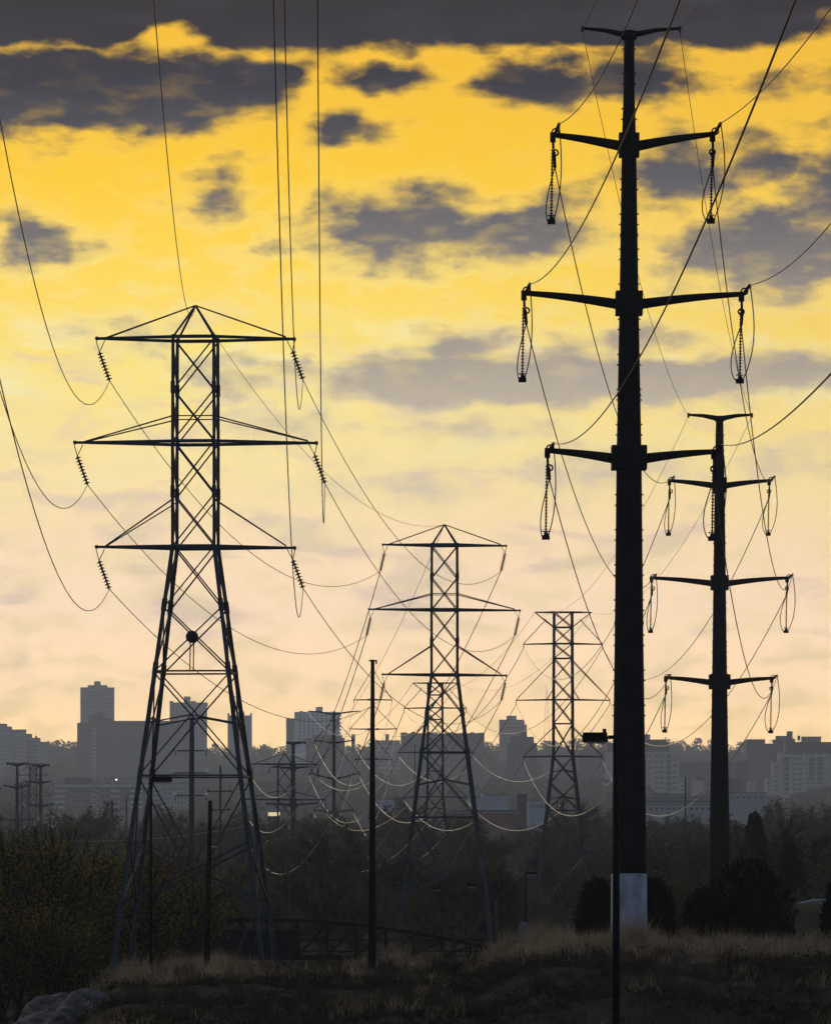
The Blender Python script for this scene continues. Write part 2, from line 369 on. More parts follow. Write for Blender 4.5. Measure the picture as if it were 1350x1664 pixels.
# ------------------------------------------------------------------ lattice towers, double circuit with three beam arms
TIPS = {}
def lattice_beam(key, px, arm_py, d, yaw, tilt, label, lean_px, zoff=None, thick=1.0, detail=True):
    """built in metres from the proportions of the largest one (34.78 px per metre)"""
    k = 1 / 34.78
    cx = X_(px, d); z0 = Z_(arm_py, d)                       # z of the top arm
    zz = lambda py: z0 - (py - 550) * k
    base = gz(cx, d) - .1
    root = empty('lattice_tower', (cx, d, base), label, 'transmission tower', 'lattice towers with beam arms')
    ca, sa = math.cos(yaw), math.sin(yaw)
    def R(x, y, z): return Vector((cx + x * ca - y * sa, d + x * sa + y * ca, z))
    prof = [(550, 33), (719, 33.7), (889, 33.7), (989, 46.5), (1092, 59.5), (1176, 70), (1261, 81), (1366, 95), (1466, 108), (1590, 122), (1700, 135)]
    def hw(py): return ip(prof, py) * k
    def cor(py, i):
        s = ((-1, -1), (1, -1), (1, 1), (-1, 1))[i]; w = float(hw(py)); return R(s[0] * w, s[1] * w, zz(py))
    pyb = 550 + (z0 - base) / k
    lv = [546, 636, 719, 805, 889, 989, 1092, 1261, 1466, pyb]
    for i in range(4):
        mb = MB()
        for a, b in zip(lv[:-1], lv[1:]):
            t = (.145 if a < 889 else .18 if a < 1092 else .21) * thick
            mb.bar(cor(a, i), cor(b, i), t)
        if detail:
            for s in (636, 805, 989, 1092, 1261):
                mb.bar(cor(s - 14, i), cor(s + 5, i), .245 * thick if s > 900 else .20 * thick)
        mb.obj('leg', m_galv, root)
    tb = .064 * thick
    fr = [(0, 1), (1, 2), (2, 3), (3, 0)]
    for a, b in [(553, 636), (636, 719), (719, 805), (805, 889), (889, 989), (989, 1092)]:
        for i, j in fr:
            beam('brace', cor(a, i), cor(b, j), tb, m_galv, root); beam('brace', cor(a, j), cor(b, i), tb, m_galv, root)
    mid = lambda p, q: (p + q) / 2
    for i, j in fr:
        for py in (1092, 1261): beam('strut', cor(py, i), cor(py, j), tb * 1.25, m_galv, root)
        n1 = mid(cor(1163, i), cor(1163, j)); n2 = mid(cor(1417, i), cor(1417, j))
        for q in (i, j):
            beam('brace', cor(1096, q), n1, tb, m_galv, root); beam('brace', n1, cor(1258, q), tb, m_galv, root)
            beam('strut', n1, cor(1176, q), tb, m_galv, root)
            beam('brace', cor(1266, q), n2, tb, m_galv, root)
            beam('brace', n2, cor(1368, q), tb * 1.5, m_galv, root); beam('brace', n2, cor(1466, q), tb * 1.5, m_galv, root)
            w = cor(1566, i) + (cor(1566, j) - cor(1566, i)) * (.2 if q == i else .8)
            beam('strut', cor(1566, q), w, tb, m_galv, root); beam('brace', cor(1474, q), w, tb * .7, m_galv, root)
        beam('strut', cor(678, i), cor(678, j), tb * .8, m_galv, root)
    # round plate on the front face with its two hangers
    c = mid(cor(1037, 0), cor(1037, 1)) + Vector((0, -.08, 0))
    if detail == 2: MB().tube([c + Vector((0, .03, 0)), c - Vector((0, .03, 0))], .29, 20).obj('warning_disc', m_sign, root)
    for s in (-1, 1):
        if detail == 2: beam('hanger', c + Vector((s * .08, 0, -.25)), mid(cor(1092, 0), cor(1092, 1)) + Vector((s * .08, 0, 0)), .05, m_galv, root)
    # arms
    apex = R(0, 0, zz(496))
    for i in range(4): beam('peak_bar', apex, cor(550, i), .075 * thick, m_galv, root)
    tips = {}
    for a, (py, half, tpy, tx) in enumerate([(550, 163, 496, 0), (719, 199, 678, 33), (889, 163.5, 813, 33)]):
        h = half * k; w = float(hw(py)); arm = MB()
        for s in (-1, 1):
            for f in (-1, 1):
                arm.taper(R(s * (w + .02), f * w, zz(py)), R(s * h, f * .10, zz(py + 1.5 * s)), .12, .145 * thick, .10, .09 * thick)
        for f in (-1, 1): arm.bar(R(-w, f * (w + .10), zz(py)), R(w, f * (w + .10), zz(py)), .11, .155 * thick)
        arm.bar(R(-h, 0, zz(py - 1.5)), R(-h + .12, 0, zz(py - 1.5)), .22, .16); arm.bar(R(h - .12, 0, zz(py + 1.5)), R(h, 0, zz(py + 1.5)), .22, .16)
        ao = arm.obj('crossarm', m_galv, root)
        for s in (-1, 1):
            for f in (-1, 1):
                top = apex if tx == 0 else R(s * w, f * w, zz(tpy))
                beam('tie_rod', top, R(s * (half - 16) * k, f * .10, zz(py - 2)), .06 * thick, m_galv, ao)
            # V hanger and leaning disc string
            hp = R(s * (half - 6 if s < 0 else half - 5) * k, 0, zz(py + 21))
            hb = MB(); hb.tube([R(s * (half - 1) * k, 0, zz(py + 2)), hp], .022, 5); hb.tube([R(s * (half - 15) * k, 0, zz(py + 2)), hp], .022, 5)
            hb.obj('hanger', m_galv, ao)
            bot = hp + Vector((tilt * 1.32, 0, -1.32 if abs(tilt) < .5 else -1.25))
            hang('insulator_string', ME_STRING, hp, bot, ao, 1.5 * thick)
            tips[('L' if s < 0 else 'R') + str(a + 1)] = bot
    tips['S'] = apex
    TIPS[key] = tips
    return root
lattice_beam('T1', 318, 550.5, 230, math.radians(-3.5), .36, 'big double circuit lattice tower with round plate, insulators leaning right', 0, detail=2)
lattice_beam('T2', 722, 886, 370, math.radians(.8), -.22, 'smaller lattice tower behind the straight wooden pole, insulators leaning left', 0, thick=1.15)
lattice_beam('T5', 463, 1242, 678, math.radians(2), .03, 'small distant lattice tower crossed by a dark monopole', 0, thick=1.5, detail=False)

# ------------------------------------------------------------------ lattice towers with flat top bar
def lattice_flat(key, px, top_py, d, label, s_px=1.0, yaw=0.0, thick=1.0, m=None):
    m = m or m_galvd
    k = .077; cx = X_(px, d); z0 = Z_(top_py, d); zz = lambda py: z0 - (py - 995) * k * s_px
    base = gz(cx, d) - .1
    root = empty('lattice_tower', (cx, d, base), label, 'transmission tower', 'lattice towers with flat tops')
    ca, sa = math.cos(yaw), math.sin(yaw)
    def R(x, y, z): return Vector((cx + x * ca - y * sa, d + x * sa + y * ca, z))
    prof = [(995, 14.5), (1137, 15.4), (1229, 15.8), (1317, 26), (1389, 35), (1522, 50), (1650, 64)]
    def cor(py, i):
        s = ((-1, -1), (1, -1), (1, 1), (-1, 1))[i]; w = float(ip(prof, py)) * k * s_px; return R(s[0] * w, s[1] * w, zz(py))
    pyb = 995 + (z0 - base) / (k * s_px)
    lv = [994, 1137, 1229, 1317, 1389, pyb]
    for i in range(4):
        mb = MB()
        for a, b in zip(lv[:-1], lv[1:]): mb.bar(cor(a, i), cor(b, i), (.26 if a < 1229 else .30) * thick)
        mb.obj('leg', m, root)
    tb = .12 * thick; fr = [(0, 1), (1, 2), (2, 3), (3, 0)]
    pan = [995, 1019.5, 1046, 1070, 1104, 1137, 1176, 1229, 1273, 1317, 1389, 1480]
    for a, b in zip(pan[:-1], pan[1:]):
        for i, j in fr[:]:
            beam('brace', cor(a, i), cor(b, j), tb, m, root); beam('brace', cor(a, j), cor(b, i), tb, m, root)
    for py in (995, 1019.5, 1046, 1070, 1137, 1176, 1229, 1317, 1389):
        for i, j in fr: beam('strut', cor(py, i), cor(py, j), tb, m, root)
    for i, j in fr[:]:
        n1 = (cor(1251, i) + cor(1251, j)) / 2; n2 = (cor(1294, i) + cor(1294, j)) / 2
        for q in (i, j): beam('strut', n1, cor(1255, q), tb * .8, m, root); beam('strut', n2, cor(1299, q), tb * .8, m, root)
        beam('strut', n2, (cor(1317, i) + cor(1317, j)) / 2, tb * .8, m, root)
    tips = {}
    for a, (py, half, tpy) in enumerate([(995, 46, 1019.5), (1046, 64, None), (1137, 76, 1074), (1229, 64, 1182)]):
        w = float(ip(prof, py)) * k * s_px; h = half * k * s_px; arm = MB()
        for s in (-1, 1):
            for f in (-1, 1): arm.taper(R(s * w, f * w, zz(py)), R(s * h, f * .08, zz(py + (0 if a == 0 else 1))), .13, .15 * thick, .11, .13 * thick)
        arm.obj('crossarm', m, root)
        for s in (-1, 1):
            tip = R(s * h, 0, zz(py))
            if a == 1:
                q = R(s * 27 * k * s_px, 0, zz(1006)); beam('tie_rod', tip, q, tb * .8, m, root)
            else:
                for f in (-1, 1): beam('tie_rod', tip, R(s * w, f * w, zz(tpy)), tb * .75, m, root)
            if a == 0: tips['SL' if s < 0 else 'SR'] = tip
            else:
                MB().tube([tip, tip + Vector((0, 0, -.55))], .05 * thick, 6).obj('insulator_link', m, root)
                tips[('L' if s < 0 else 'R') + str(a)] = tip + Vector((0, 0, -.55))
            if a == 2:
                beam('knee_brace', R(s * w, 0, zz(1119)), R(s * (w + 11 * k * s_px), 0, zz(1137)), tb, m, root)
    TIPS[key] = tips
lattice_flat('T3', 914.5, 995, 616, 'flat topped lattice tower standing just beside the thick black pole', yaw=.02)
lattice_flat('T4', 707, 1110, 780, 'flat topped lattice tower seen through the legs of another tower', yaw=-.03, thick=1.15)
lattice_flat('G3', 54.5, 1241, 1700, 'faint flat topped lattice tower between two small monopoles', thick=1.6)
lattice_flat('G4', 41.5, 1272, 1750, 'faint lower lattice tower behind the leftmost small monopole', thick=1.6)

# ------------------------------------------------------------------ tubular steel poles with curved arms
def mono(key, d, cpx, prof, bar, arms, label, group, mt=None, white=None, rings=True, strings=True, base_py=None, drop=5):
    """prof: (py, width px); bar: (lx, tip_py, rx, join_py); arms: (join_py, lx, ly, rx, ry)"""
    mt = mt or m_core; k = d / F; cx = X_(cpx, d); base = gz(cx, d) - .15
    root = empty('steel_monopole', (cx, d, base), label, 'transmission pole', group)
    pyb = YH - base / k; prof = prof + [(pyb, prof[-1][1] + (pyb - prof[-1][0]) * .022)]
    wy = lambda py: float(ip(prof, py)) * k / 2
    def shaft(a, b, name, m, e=0):
        ps = [a] + [p for p, _ in prof if a < p < b] + [b]
        MB().tube([(cx, d, Z_(p, d)) for p in ps], [wy(p) * 1.03 + e for p in ps], 16).obj(name, m, root, True)
    if white: shaft(prof[0][0], white, 'shaft', mt); shaft(white + .5, pyb, 'painted_base', m_paint, .004)
    else: shaft(prof[0][0], pyb, 'shaft', mt)
    if d < 400:
        for q in (380, 640, 1010):
            q = prof[0][0] + (q - 50) * 216 / d; MB().tube([(cx, d, Z_(q, d)), (cx, d, Z_(q + 5 * 216 / d, d))], [wy(q) * 1.03 + .03, wy(q) * 1.03 + .025], 16).obj('slip_joint', mt, root)
    tips = {}
    # top bar
    lx, tpy, rx, jpy = bar
    for s, x in ((-1, lx), (1, rx)):
        a = Vector((cx + s * wy(jpy) * .6, d, Z_(jpy, d))); b = Vector((X_(x, d), d, Z_(tpy, d))); md = (a + b) / 2 + Vector((0, 0, .06 * abs(x - cpx) * k * .5))
        th = 8.5 * k * (d / 216) ** -.25 if d < 600 else 5 * k
        mb = MB(); mb.tube([a, a + (md - a) * .6, md, b], [th * .62, th * .5, th * .42, th * .26], 8)
        mb.box(b.x - th * .22, b.x + th * .22, d - .1, d + .1, b.z - th * .6, b.z + th * .35)
        mb.obj('static_arm', mt, root, True)
        tips['SL' if s < 0 else 'SR'] = b + Vector((0, 0, -.1))
    MB().tube([(cx, d, Z_(jpy + 7 * 216 / d, d)), (cx, d, Z_(jpy - 6 * 216 / d, d))], [wy(jpy) * 1.55] * 2, 8).obj('cap_collar', mt, root)
    for ai, (jpy, lx, ly, rx, ry) in enumerate(arms):
        w = wy(jpy); hc = 19 * k * (216 / d) ** .0 * (216 / d if d > 600 else 1) ** .5 * (1 if d < 300 else .62)
        MB().box(cx - w * 1.42, cx + w * 1.42, d - w * 1.2, d + w * 1.2, Z_(jpy, d) - hc, Z_(jpy, d) + hc).obj('arm_collar', mt, root)
        for s, x, ty in ((-1, lx, ly), (1, rx, ry)):
            a = Vector((cx + s * w * 1.3, d, Z_(jpy + 1, d))); b = Vector((X_(x, d), d, Z_(ty, d))); n = 7; pts = []; rad = []
            r0 = (.235 if d < 600 else .24); r1 = .115
            for i in range(n + 1):
                t = i / n; q = a.lerp(b, t); q.z += math.sin(math.pi * t) * .012 * (b - a).length + .0; pts.append(q); rad.append(r0 + (r1 - r0) * t)
            mb = MB(); mb.tube(pts, rad, 8); mb.box(b.x - .12, b.x + .12, d - .14, d + .14, b.z - .32, b.z + .10)
            ao = mb.obj('arm', mt, root, True)
            key2 = ('L' if s < 0 else 'R') + str(ai + 1)
            if not strings:
                q = b + Vector((0, 0, -.2)); MB().tube([q, q + Vector((s * .25, 0, -.95))], .09, 6).obj('insulator_string', m_ins, ao)
                MB().torus((q.x, d - .1, q.z + .1), .22, .10).obj('end_fitting', m_glassins, ao); tips[key2] = q + Vector((s * .25, 0, -.95)); tips[key2 + 'n'] = tips[key2]; continue
            # fittings: corona ring at the tip, second ring below, two dead-end strings, jumper and hanging rod with weight
            fx = .10 * (1 if s > 0 else 1)
            MB().torus((b.x + fx, d - .45, b.z + .06), .14, .035).obj('corona_ring', mt, ao); MB().bar((b.x, d, b.z - .1), (b.x + .02, d, b.z - .62), .11).obj('hanger_link', mt, ao)
            MB().torus((b.x + .02 + (0.10 if s < 0 else 0.0), d + .45, b.z - .72), .125, .038).obj('corona_ring', mt, ao)
            na = Vector((b.x + fx, d - .3, b.z + .02)); nb = Vector((b.x + fx + .1, d - 2.6, b.z + .08))
            fa = Vector((b.x + .06, d + .3, b.z - .72)); fb = Vector((b.x + .16, d + 2.6, b.z - 1.05))
            hang('dead_end_string', ME_ROD, na, nb, ao, 4.5); hang('dead_end_string', ME_ROD, fa, fb, ao, 4.5)
            rt = Vector((b.x - .02, d, b.z - .62)); rb = rt + Vector((-.05 * (1 if s < 0 else 1), 0, -3.05))
            hang('insulator_rod', ME_ROD, rt, rb, ao, 4.6)
            MB().bar(rb + Vector((-.16, 0, .12)), rb + Vector((.16, 0, .12)), .05).obj('arcing_horn', mt, ao)
            wb = MB(); wb.box(rb.x - .17, rb.x + .17, d - .17, d + .17, rb.z - .24, rb.z - .05); wb.box(rb.x - .08, rb.x + .1, d - .1, d + .1, rb.z - .05, rb.z + .06)
            wb.obj('hold_down_weight', mt, ao)
            for e, bulge in ((nb, .20), (fb, -.20)):
                pts = []; q0 = Vector(e); q1 = rb + Vector((.05 if bulge > 0 else -.12, 0, -.12))
                for i in range(13):
                    t = i / 12; q = q0.lerp(q1, t); q.y = q0.y + (q1.y - q0.y) * (t ** 2.6); q.x += math.sin(math.pi * min(1, t * .95)) * bulge * (1.0 + .5 * (s > 0)); q.z = q0.z + (q1.z - q0.z) * (1 - (1 - t) ** 1.25); pts.append(q)
                MB().tube(pts, .026 if d < 300 else .03, 5).obj('jumper_loop', m_blackmetal, ao, True)
            tips[key2] = fb; tips[key2 + 'n'] = nb
    if d < 400:   # climbing bolts
        sb = MB(); py = prof[0][0] + 30; i = 0
        while py < 1180 * (1 if d < 300 else 1):
            w = wy(py); s = -1 if i % 2 else 1
            for s in (-1, 1): sb.box(cx + s * (w + .005), cx + s * (w + .07), d - .05, d - .02, Z_(py, d) - .03, Z_(py, d) + .03)
            py += (17 if i % 2 else 40) * 216 / d; i += 1
        tag(sb.obj('climbing_bolts', mt, root), kind='stuff')
    TIPS[key] = tips; return root
gp = 'black steel monopoles'
mono('A', 216, 1021.5, [(50, 17), (150, 18), (232, 23), (490, 30.5), (742, 40), (1040, 46), (1400, 56), (1530, 59)], (946, 46, 1104, 57),
     [(236, 898, 219, 1157, 218), (493, 851, 476, 1204, 478), (744, 889, 732, 1159, 734)], 'tallest black steel monopole with three arm pairs and a pale painted base', gp, white=1419)
mono('B', 349, 1168.5, [(677, 11.5), (787, 16), (946, 20), (1107, 24), (1400, 33)], (1118, 674, 1221, 680),
     [(788, 1087, 781, 1249, 781), (947, 1058, 939, 1278, 939), (1108, 1081, 1101, 1253, 1102)], 'second black monopole rising behind the rounded junipers', gp)
mono('C', 850, 476.5, [(1206, 5.5), (1246, 6.5), (1400, 9.5)], (466, 1206.5, 496, 1208),
     [(1247, 439, 1246, 506, 1245.5), (1307, 428, 1306, 522, 1305), (1368.5, 434, 1367, 506, 1367)], 'thin dark monopole in front of the small distant lattice tower', 'distant dark monopoles', m_galvd, strings=False)
mono('G1', 1000, 28.5, [(1241, 4), (1276, 4.6), (1380, 6.5)], (12, 1240.5, 45, 1243), [(1279, 2, 1276, 54, 1275), (1333, -4, 1329, 63, 1329.5)],
     'leftmost small dark monopole above the willows', 'distant dark monopoles', m_galvd, strings=False)
mono('G2', 1080, 66.5, [(1243, 4), (1270, 4.6), (1380, 6.5)], (54, 1243, 80, 1245), [(1271, 36, 1269, 86, 1269), (1309, 40, 1306, 91, 1305.5), (1345, 39, 1343, 85, 1343)],
     'small dark monopole to the right of the faint lattice towers', 'distant dark monopoles', m_galvd, strings=False)

def braced(key, d, cpx, prof, bar, arms, label, mt):
    """steel pole whose arms are held by slanting tie rods"""
    k = d / F; cx = X_(cpx, d); base = gz(cx, d) - .15; root = empty('braced_pole', (cx, d, base), label, 'transmission pole', 'dark poles with braced arms')
    pyb = YH - base / k; prof = prof + [(pyb, prof[-1][1] + 1.5)]; wy = lambda py: float(ip(prof, py)) * k / 2
    MB().tube([(cx, d, Z_(p, d)) for p, _ in prof], [w * k / 2 for _, w in prof], 12).obj('shaft', mt, root, True)
    tips = {}
    if bar:
        lx, tpy, rx, jpy = bar
        for s, x in ((-1, lx), (1, rx)):
            a = Vector((cx, d, Z_(jpy, d))); b = Vector((X_(x, d), d, Z_(tpy, d))); m1 = a.lerp(b, .55) + Vector((0, 0, .12))
            MB().tube([a, m1, b], [.2, .16, .11], 8).obj('static_arm', mt, root, True); tips['SL' if s < 0 else 'SR'] = b + Vector((0, 0, -.3))
    for ai, (jpy, lx, rx, ty, tie) in enumerate(arms):
        for s, x in ((-1, lx), (1, rx)):
            a = Vector((cx + s * wy(jpy) * .8, d, Z_(jpy, d))); b = Vector((X_(x, d), d, Z_(ty, d)))
            MB().tube([a, b], [.17, .13], 8).obj('arm', mt, root, True)
            MB().tube([a.lerp(b, .08), a.lerp(b, .2)], .26, 8).obj('arm_clamp', mt, root)
            MB().tube([b, Vector((cx + s * wy(tie), d, Z_(tie, d)))], .085, 5).obj('tie_rod', mt, root)
            q = b + Vector((-s * .05, 0, -.7)); MB().tube([b, q], .07, 6).obj('insulator_link', m_ins, root)
            tips[('L' if s < 0 else 'R') + str(ai + 1)] = q
    TIPS[key] = tips
braced('D', 987, 542.7, [(1156, 4.6), (1206, 5), (1320, 6.5), (1420, 8)], (500, 1155.5, 585, 1161),
       [(1207, 511, 575, 1203, 1170), (1266, 502.5, 584.5, 1256, 1211), (1319.5, 510, 575, 1316, 1285)], 'dark pole with upswept top bar before the white balconied block', m_galvd)
braced('H', 1150, 605.5, [(1076, 4), (1140, 5), (1240, 6), (1420, 7)], None,
       [(1137, 575, 637, 1137.5, 1090), (1185, 568, 644.5, 1184.5, 1147), (1233.5, 577, 637.5, 1234, 1199)], 'dark pole with level braced arms hidden behind the straight wooden pole', m_galvd)

# ------------------------------------------------------------------ wood and service poles
def service_pole(px0, px1, top, d, w0, w1, label, arms=(), name='utility_pole', m=None, extras=None):
    m = m or m_wood; k = d / F; bx = X_(px1, d); base = gz(bx, d) - .15; root = empty(name, (bx, d, base), label, 'utility pole')
    t = Vector((X_(px0, d), d, Z_(top, d)))
    MB().tube([t, (t.x + (bx - t.x) * .5, d, (t.z + base) / 2), (bx, d, base)], [w0 * k / 2, (w0 + w1) * k / 4, w1 * k / 2], 12).obj('pole', m, root, True)
    for (py, xa, xb, glint, hd) in arms:
        MB().bar((X_(xa, d), d, Z_(py, d)), (X_(xb, d), d, Z_(py, d)), .12, .14).obj('crossarm', m, root)
        for s, x in ((-1, xa), (1, xb)):
            c = Vector((X_(x, d), d - .05, Z_(py - 1, d)))
            mb = lathe([(.02, .25), (.12, .2), (.2, .05), (.2, -.08), (.1, -.2), (.16, -.25), (.02, -.3)], 10)
            mb.v = [(a * glint + c.x, b * glint + c.y, e * glint + c.z) for a, b, e in mb.v]
            mb.obj('insulator', m_glassins if glint > 1 else m_ins, root, True)
            if hd: MB().tube([c, c + Vector((s * -.1, 0, -hd * k))], .05, 6).obj('insulator_link', m_ins, root)
    return root, t
r, t = service_pole(605.5, 604.5, 1072, 222, 6.2, 13.5, 'tall straight wooden pole beside the foot bridge')
mb = MB(); mb.box(t.x - .17, t.x + .19, 221.8, 222.2, t.z - .07, t.z - .02); mb.box(t.x + .13, t.x + .2, 221.85, 222, t.z - .2, t.z - .04); mb.obj('top_bracket', m_blackmetal, r)
r, t = service_pole(342, 336, 1301, 222, 6.4, 11.5, 'leaning black wooden pole between the legs of the big lattice tower')
mb = MB(); mb.bar((X_(344, 222), 221.8, Z_(1376, 222)), (X_(353, 222), 221.8, Z_(1376, 222)), .05, .04); mb.obj('pole_bracket', mat('bright_bracket', (.6, .6, .58), .35, .8, .1, 2), r)
service_pole(312, 311, 1166, 560, 8.0, 11, 'steel pole with three short arms and glinting insulators inside the lattice tower', [(1220, 285, 336, 1.25, 9), (1256, 281.5, 338, 1.25, 9), (1293, 284, 336, 1.25, 9)], m=m_galvd)
service_pole(358.5, 357, 1245, 620, 3.6, 5, 'slim pole with two thin crossarms beside the lattice tower leg', [(1286, 339, 375, .7, 0), (1316, 345, 372, .7, 0)], m=m_galvd)
for px, top, d, w, lb in [(182.5, 1301, 900, 4.6, 'stubby grey pole before the brick apartment row, left one of three'), (206, 1294, 1100, 2.8, 'thin grey pole before the brick apartment row, middle one of three'),
                          (236.5, 1325, 1100, 2.6, 'short grey pole against the big tower leg, last of three'), (674, 1210, 1300, 1.6, 'hair thin pole before the wide apartment block'),
                          (1113, 1263, 800, 2.6, 'slim mast before the pale long warehouse'), (807, 1463, 330, 3.4, 'short post with a lit cap at the bridge end'),
                          (298, 1456, 330, 2.2, 'short thin post above the far bridge end'), (471, 1436, 420, 1.8, 'thin post with a bright tip amid the dark trees')]:
    service_pole(px, px, top, d, w, w * 1.25, lb, m=m_galvd)

def lamp(px, top, d, wpx, bx0, bx1, bh, label):
    k = d / F; cx = X_(px, d); base = gz(cx, d) - .15; root = empty('street_lamp', (cx, d, base), label, 'street lamp', 'box head street lamps')
    zt = Z_(top, d); MB().tube([(cx, d, base), (cx, d, zt + bh * k * .2)], [wpx * k * .58, wpx * k * .48], 10).obj('post', m_blackmetal, root, True)
    s = -1 if bx0 < px else 1; a, b = X_(bx0, d), X_(bx1, d); h = bh * k; dep = (b - a) * .75
    hm = MB(); z1 = zt + h * .5; z0 = zt - h * .5
    hm.add([(a, d - dep / 2, z0), (b, d - dep / 2, z0), (b, d + dep / 2, z0), (a, d + dep / 2, z0),
            (a + .03, d - dep / 2 + .03, z1), (b - .03, d - dep / 2 + .03, z1), (b - .03, d + dep / 2 - .03, z1), (a + .03, d + dep / 2 - .03, z1)],
           [(0, 3, 2, 1), (4, 5, 6, 7), (0, 1, 5, 4), (1, 2, 6, 5), (2, 3, 7, 6), (3, 0, 4, 7)])
    ho = hm.obj('lamp_head', m_blackmetal, root)
    near = b if s < 0 else a
    MB().bar((near, d, zt), (cx, d, zt), .09, .11).obj('arm', m_blackmetal, root)
    MB().box(a + .06, b - .06, d - dep / 2 + .06, d + dep / 2 - .06, z0 - .05, z0 - .002).obj('lens', m_lens, ho)
    MB().tube([((near - s * -.1), d, z1), ((near - s * -.1), d, z1 + .12)], .06, 8).obj('photocell', m_blackmetal, ho)
lamp(1000.5, 1198, 150, 11, 945, 987, 15, 'near street lamp with its box head in front of the tallest black pole')
lamp(245.5, 1266, 221, 4.6, 248, 280, 8.5, 'tall street lamp inside the left leg of the big lattice tower')
lamp(853.5, 1419, 300, 3.2, 855, 873, 4.5, 'dark street lamp on the grassy crest near the foot of the flat topped tower')
lamp(757, 1439, 345, 2.4, 758.5, 774, 4, 'street lamp between the legs of the middle tower, head to the right')
lamp(718, 1444, 350, 2.2, 704, 717, 4, 'street lamp between the legs of the middle tower, head to the left')
lamp(1071, 1413, 420, 2.0, 1060, 1070, 3.5, 'small street lamp between the thick pole and the junipers')

# ------------------------------------------------------------------ wires
def wire(a, b, sag, r, label, n=56, m=None):
    a = Vector(a); b = Vector(b); pts = []
    for i in range(n + 1):
        t = i / n; q = a.lerp(b, t); q.z -= 4 * sag * t * (1 - t); pts.append(q)
    o = MB().tube(pts, r, 6).obj('power_line', m or (m_backlitwire if a.y < 300 else m_wire), None, True)
    # origin at the first end
    me = o.data; me.transform(Matrix.Translation(-a)); o.location = a
    return tag(o, label, 'power line', 'overhead power lines')
LV = {'L1': 'upper left', 'L2': 'middle left', 'L3': 'lower left', 'R1': 'upper right', 'R2': 'middle right', 'R3': 'lower right'}
NM = {'A': 'the tallest monopole', 'B': 'the second monopole', 'T3': 'the flat topped tower', 'T4': 'the tower seen through legs', 'D': 'the pole with upswept bar',
      'T1': 'the big lattice tower', 'T2': 'the middle lattice tower', 'T5': 'the small distant lattice tower', 'C': 'the thin dark monopole', 'G2': 'the far small monopole', 'H': 'the pole with level arms'}
def span(a, b, sags, r):
    for kx in ('L1', 'L2', 'L3', 'R1', 'R2', 'R3'):
        wire(TIPS[a][kx], TIPS[b].get(kx + 'n', TIPS[b][kx]), sags[kx] if isinstance(sags, dict) else sags, r, f'{LV[kx]} wire sagging from {NM[a]} to {NM[b]}')
def statics(a, b, sag, r):
    for kx, w in (('SL', 'left'), ('SR', 'right')):
        wire(TIPS[a][kx], TIPS[b][kx], sag, r, f'thin {w} shield wire from {NM[a]} to {NM[b]}')
for kx, (X0, Y0, Z0, s) in {'L1': (8.83, 100, 33.5, 3.85), 'L2': (4.77, 60, 15.16, 1.83), 'L3': (6.06, 60, 14.69, 2.6), 'R1': (14.1, 60, 29.62, 3.6), 'R2': (12.89, 60, 25.37, 4.09), 'R3': (8.44, 100, 10.42, .49)}.items():
    wire(TIPS['A'][kx + 'n'], (X0, Y0, Z0), s, .022, f'{LV[kx]} wire running from the tallest monopole out of the picture top' if kx in ('L1', 'L2', 'L3') else f'{LV[kx]} wire running from the tallest monopole out past the right edge')
wire(TIPS['A']['SL'], (12.72, 100, 37.54), 0.02, .016, 'thin left shield wire leaving the tallest monopole upwards')
wire(TIPS['A']['SR'], (19.62, 100, 37.54), 0.02, .016, 'thin right shield wire leaving the tallest monopole upwards')
for kx, (X0, Y0, Z0, s) in {'L1': (-10.93, 100, 32.81, 8.59), 'L2': (-11.45, 100, 24.65, 6.7), 'L3': (-9.91, 100, 17.62, 5.02), 'R1': (-3.05, 100, 39.82, 11.14), 'R2': (-2.1, 100, 36.81, 11.52), 'R3': (-3.26, 100, 34.87, 10.86)}.items():
    wire(TIPS['T1'][kx], (X0, Y0, Z0), s, .018, f'{LV[kx]} wire dipping from the big lattice tower then rising out of the picture')
wire(TIPS['T1']['S'], (-3.6, 60, 16.35), 3.59, .011, 'thin shield wire rising from the peak of the big lattice tower')
span('A', 'B', {'L1': 4.9, 'L2': 5.0, 'L3': 4.9, 'R1': 4.7, 'R2': 5.0, 'R3': 4.8}, .026); statics('A', 'B', 2.4, .015)
span('B', 'T3', 7.8, .034); statics('B', 'T3', 4.5, .018)
span('T3', 'T4', 6.65, .045); statics('T3', 'T4', 4.5, .025)
span('T4', 'D', 10.0, .055); statics('T4', 'D', 6.5, .034)
span('D', 'H', 7.5, .05)
span('T1', 'T2', {'L1': 4.4, 'L2': 4.0, 'L3': 3.5, 'R1': 4.2, 'R2': 3.8, 'R3': 3.7}, .020)
wire(TIPS['T1']['S'], TIPS['T2']['S'], 3.2, .013, 'thin shield wire between the peaks of the two nearer lattice towers')
span('T2', 'T5', {'L1': 8.3, 'L2': 7.5, 'L3': 7.5, 'R1': 7.2, 'R2': 7.2, 'R3': 7.2}, .034)
wire(TIPS['T2']['S'], TIPS['T5']['S'], 5.5, .02, 'thin shield wire from the middle lattice tower to the small distant one')
for kx in ('L1', 'L2', 'R1'): wire(TIPS['C'][kx], TIPS['G2'][kx], 5.0, .02, f'{LV[kx]} faint wire from {NM["C"]} to {NM["G2"]}', m=m_backlitwire)
# two low service lines crossing the valley
wire(P(0, 1362, 640), P(460, 1330, 700), 1.5, .022, 'low pale service line above the left willows')
wire(P(60, 1252, 1500), P(500, 1203, 1700), 3.0, .05, 'thin pale line across the big dark slab block')

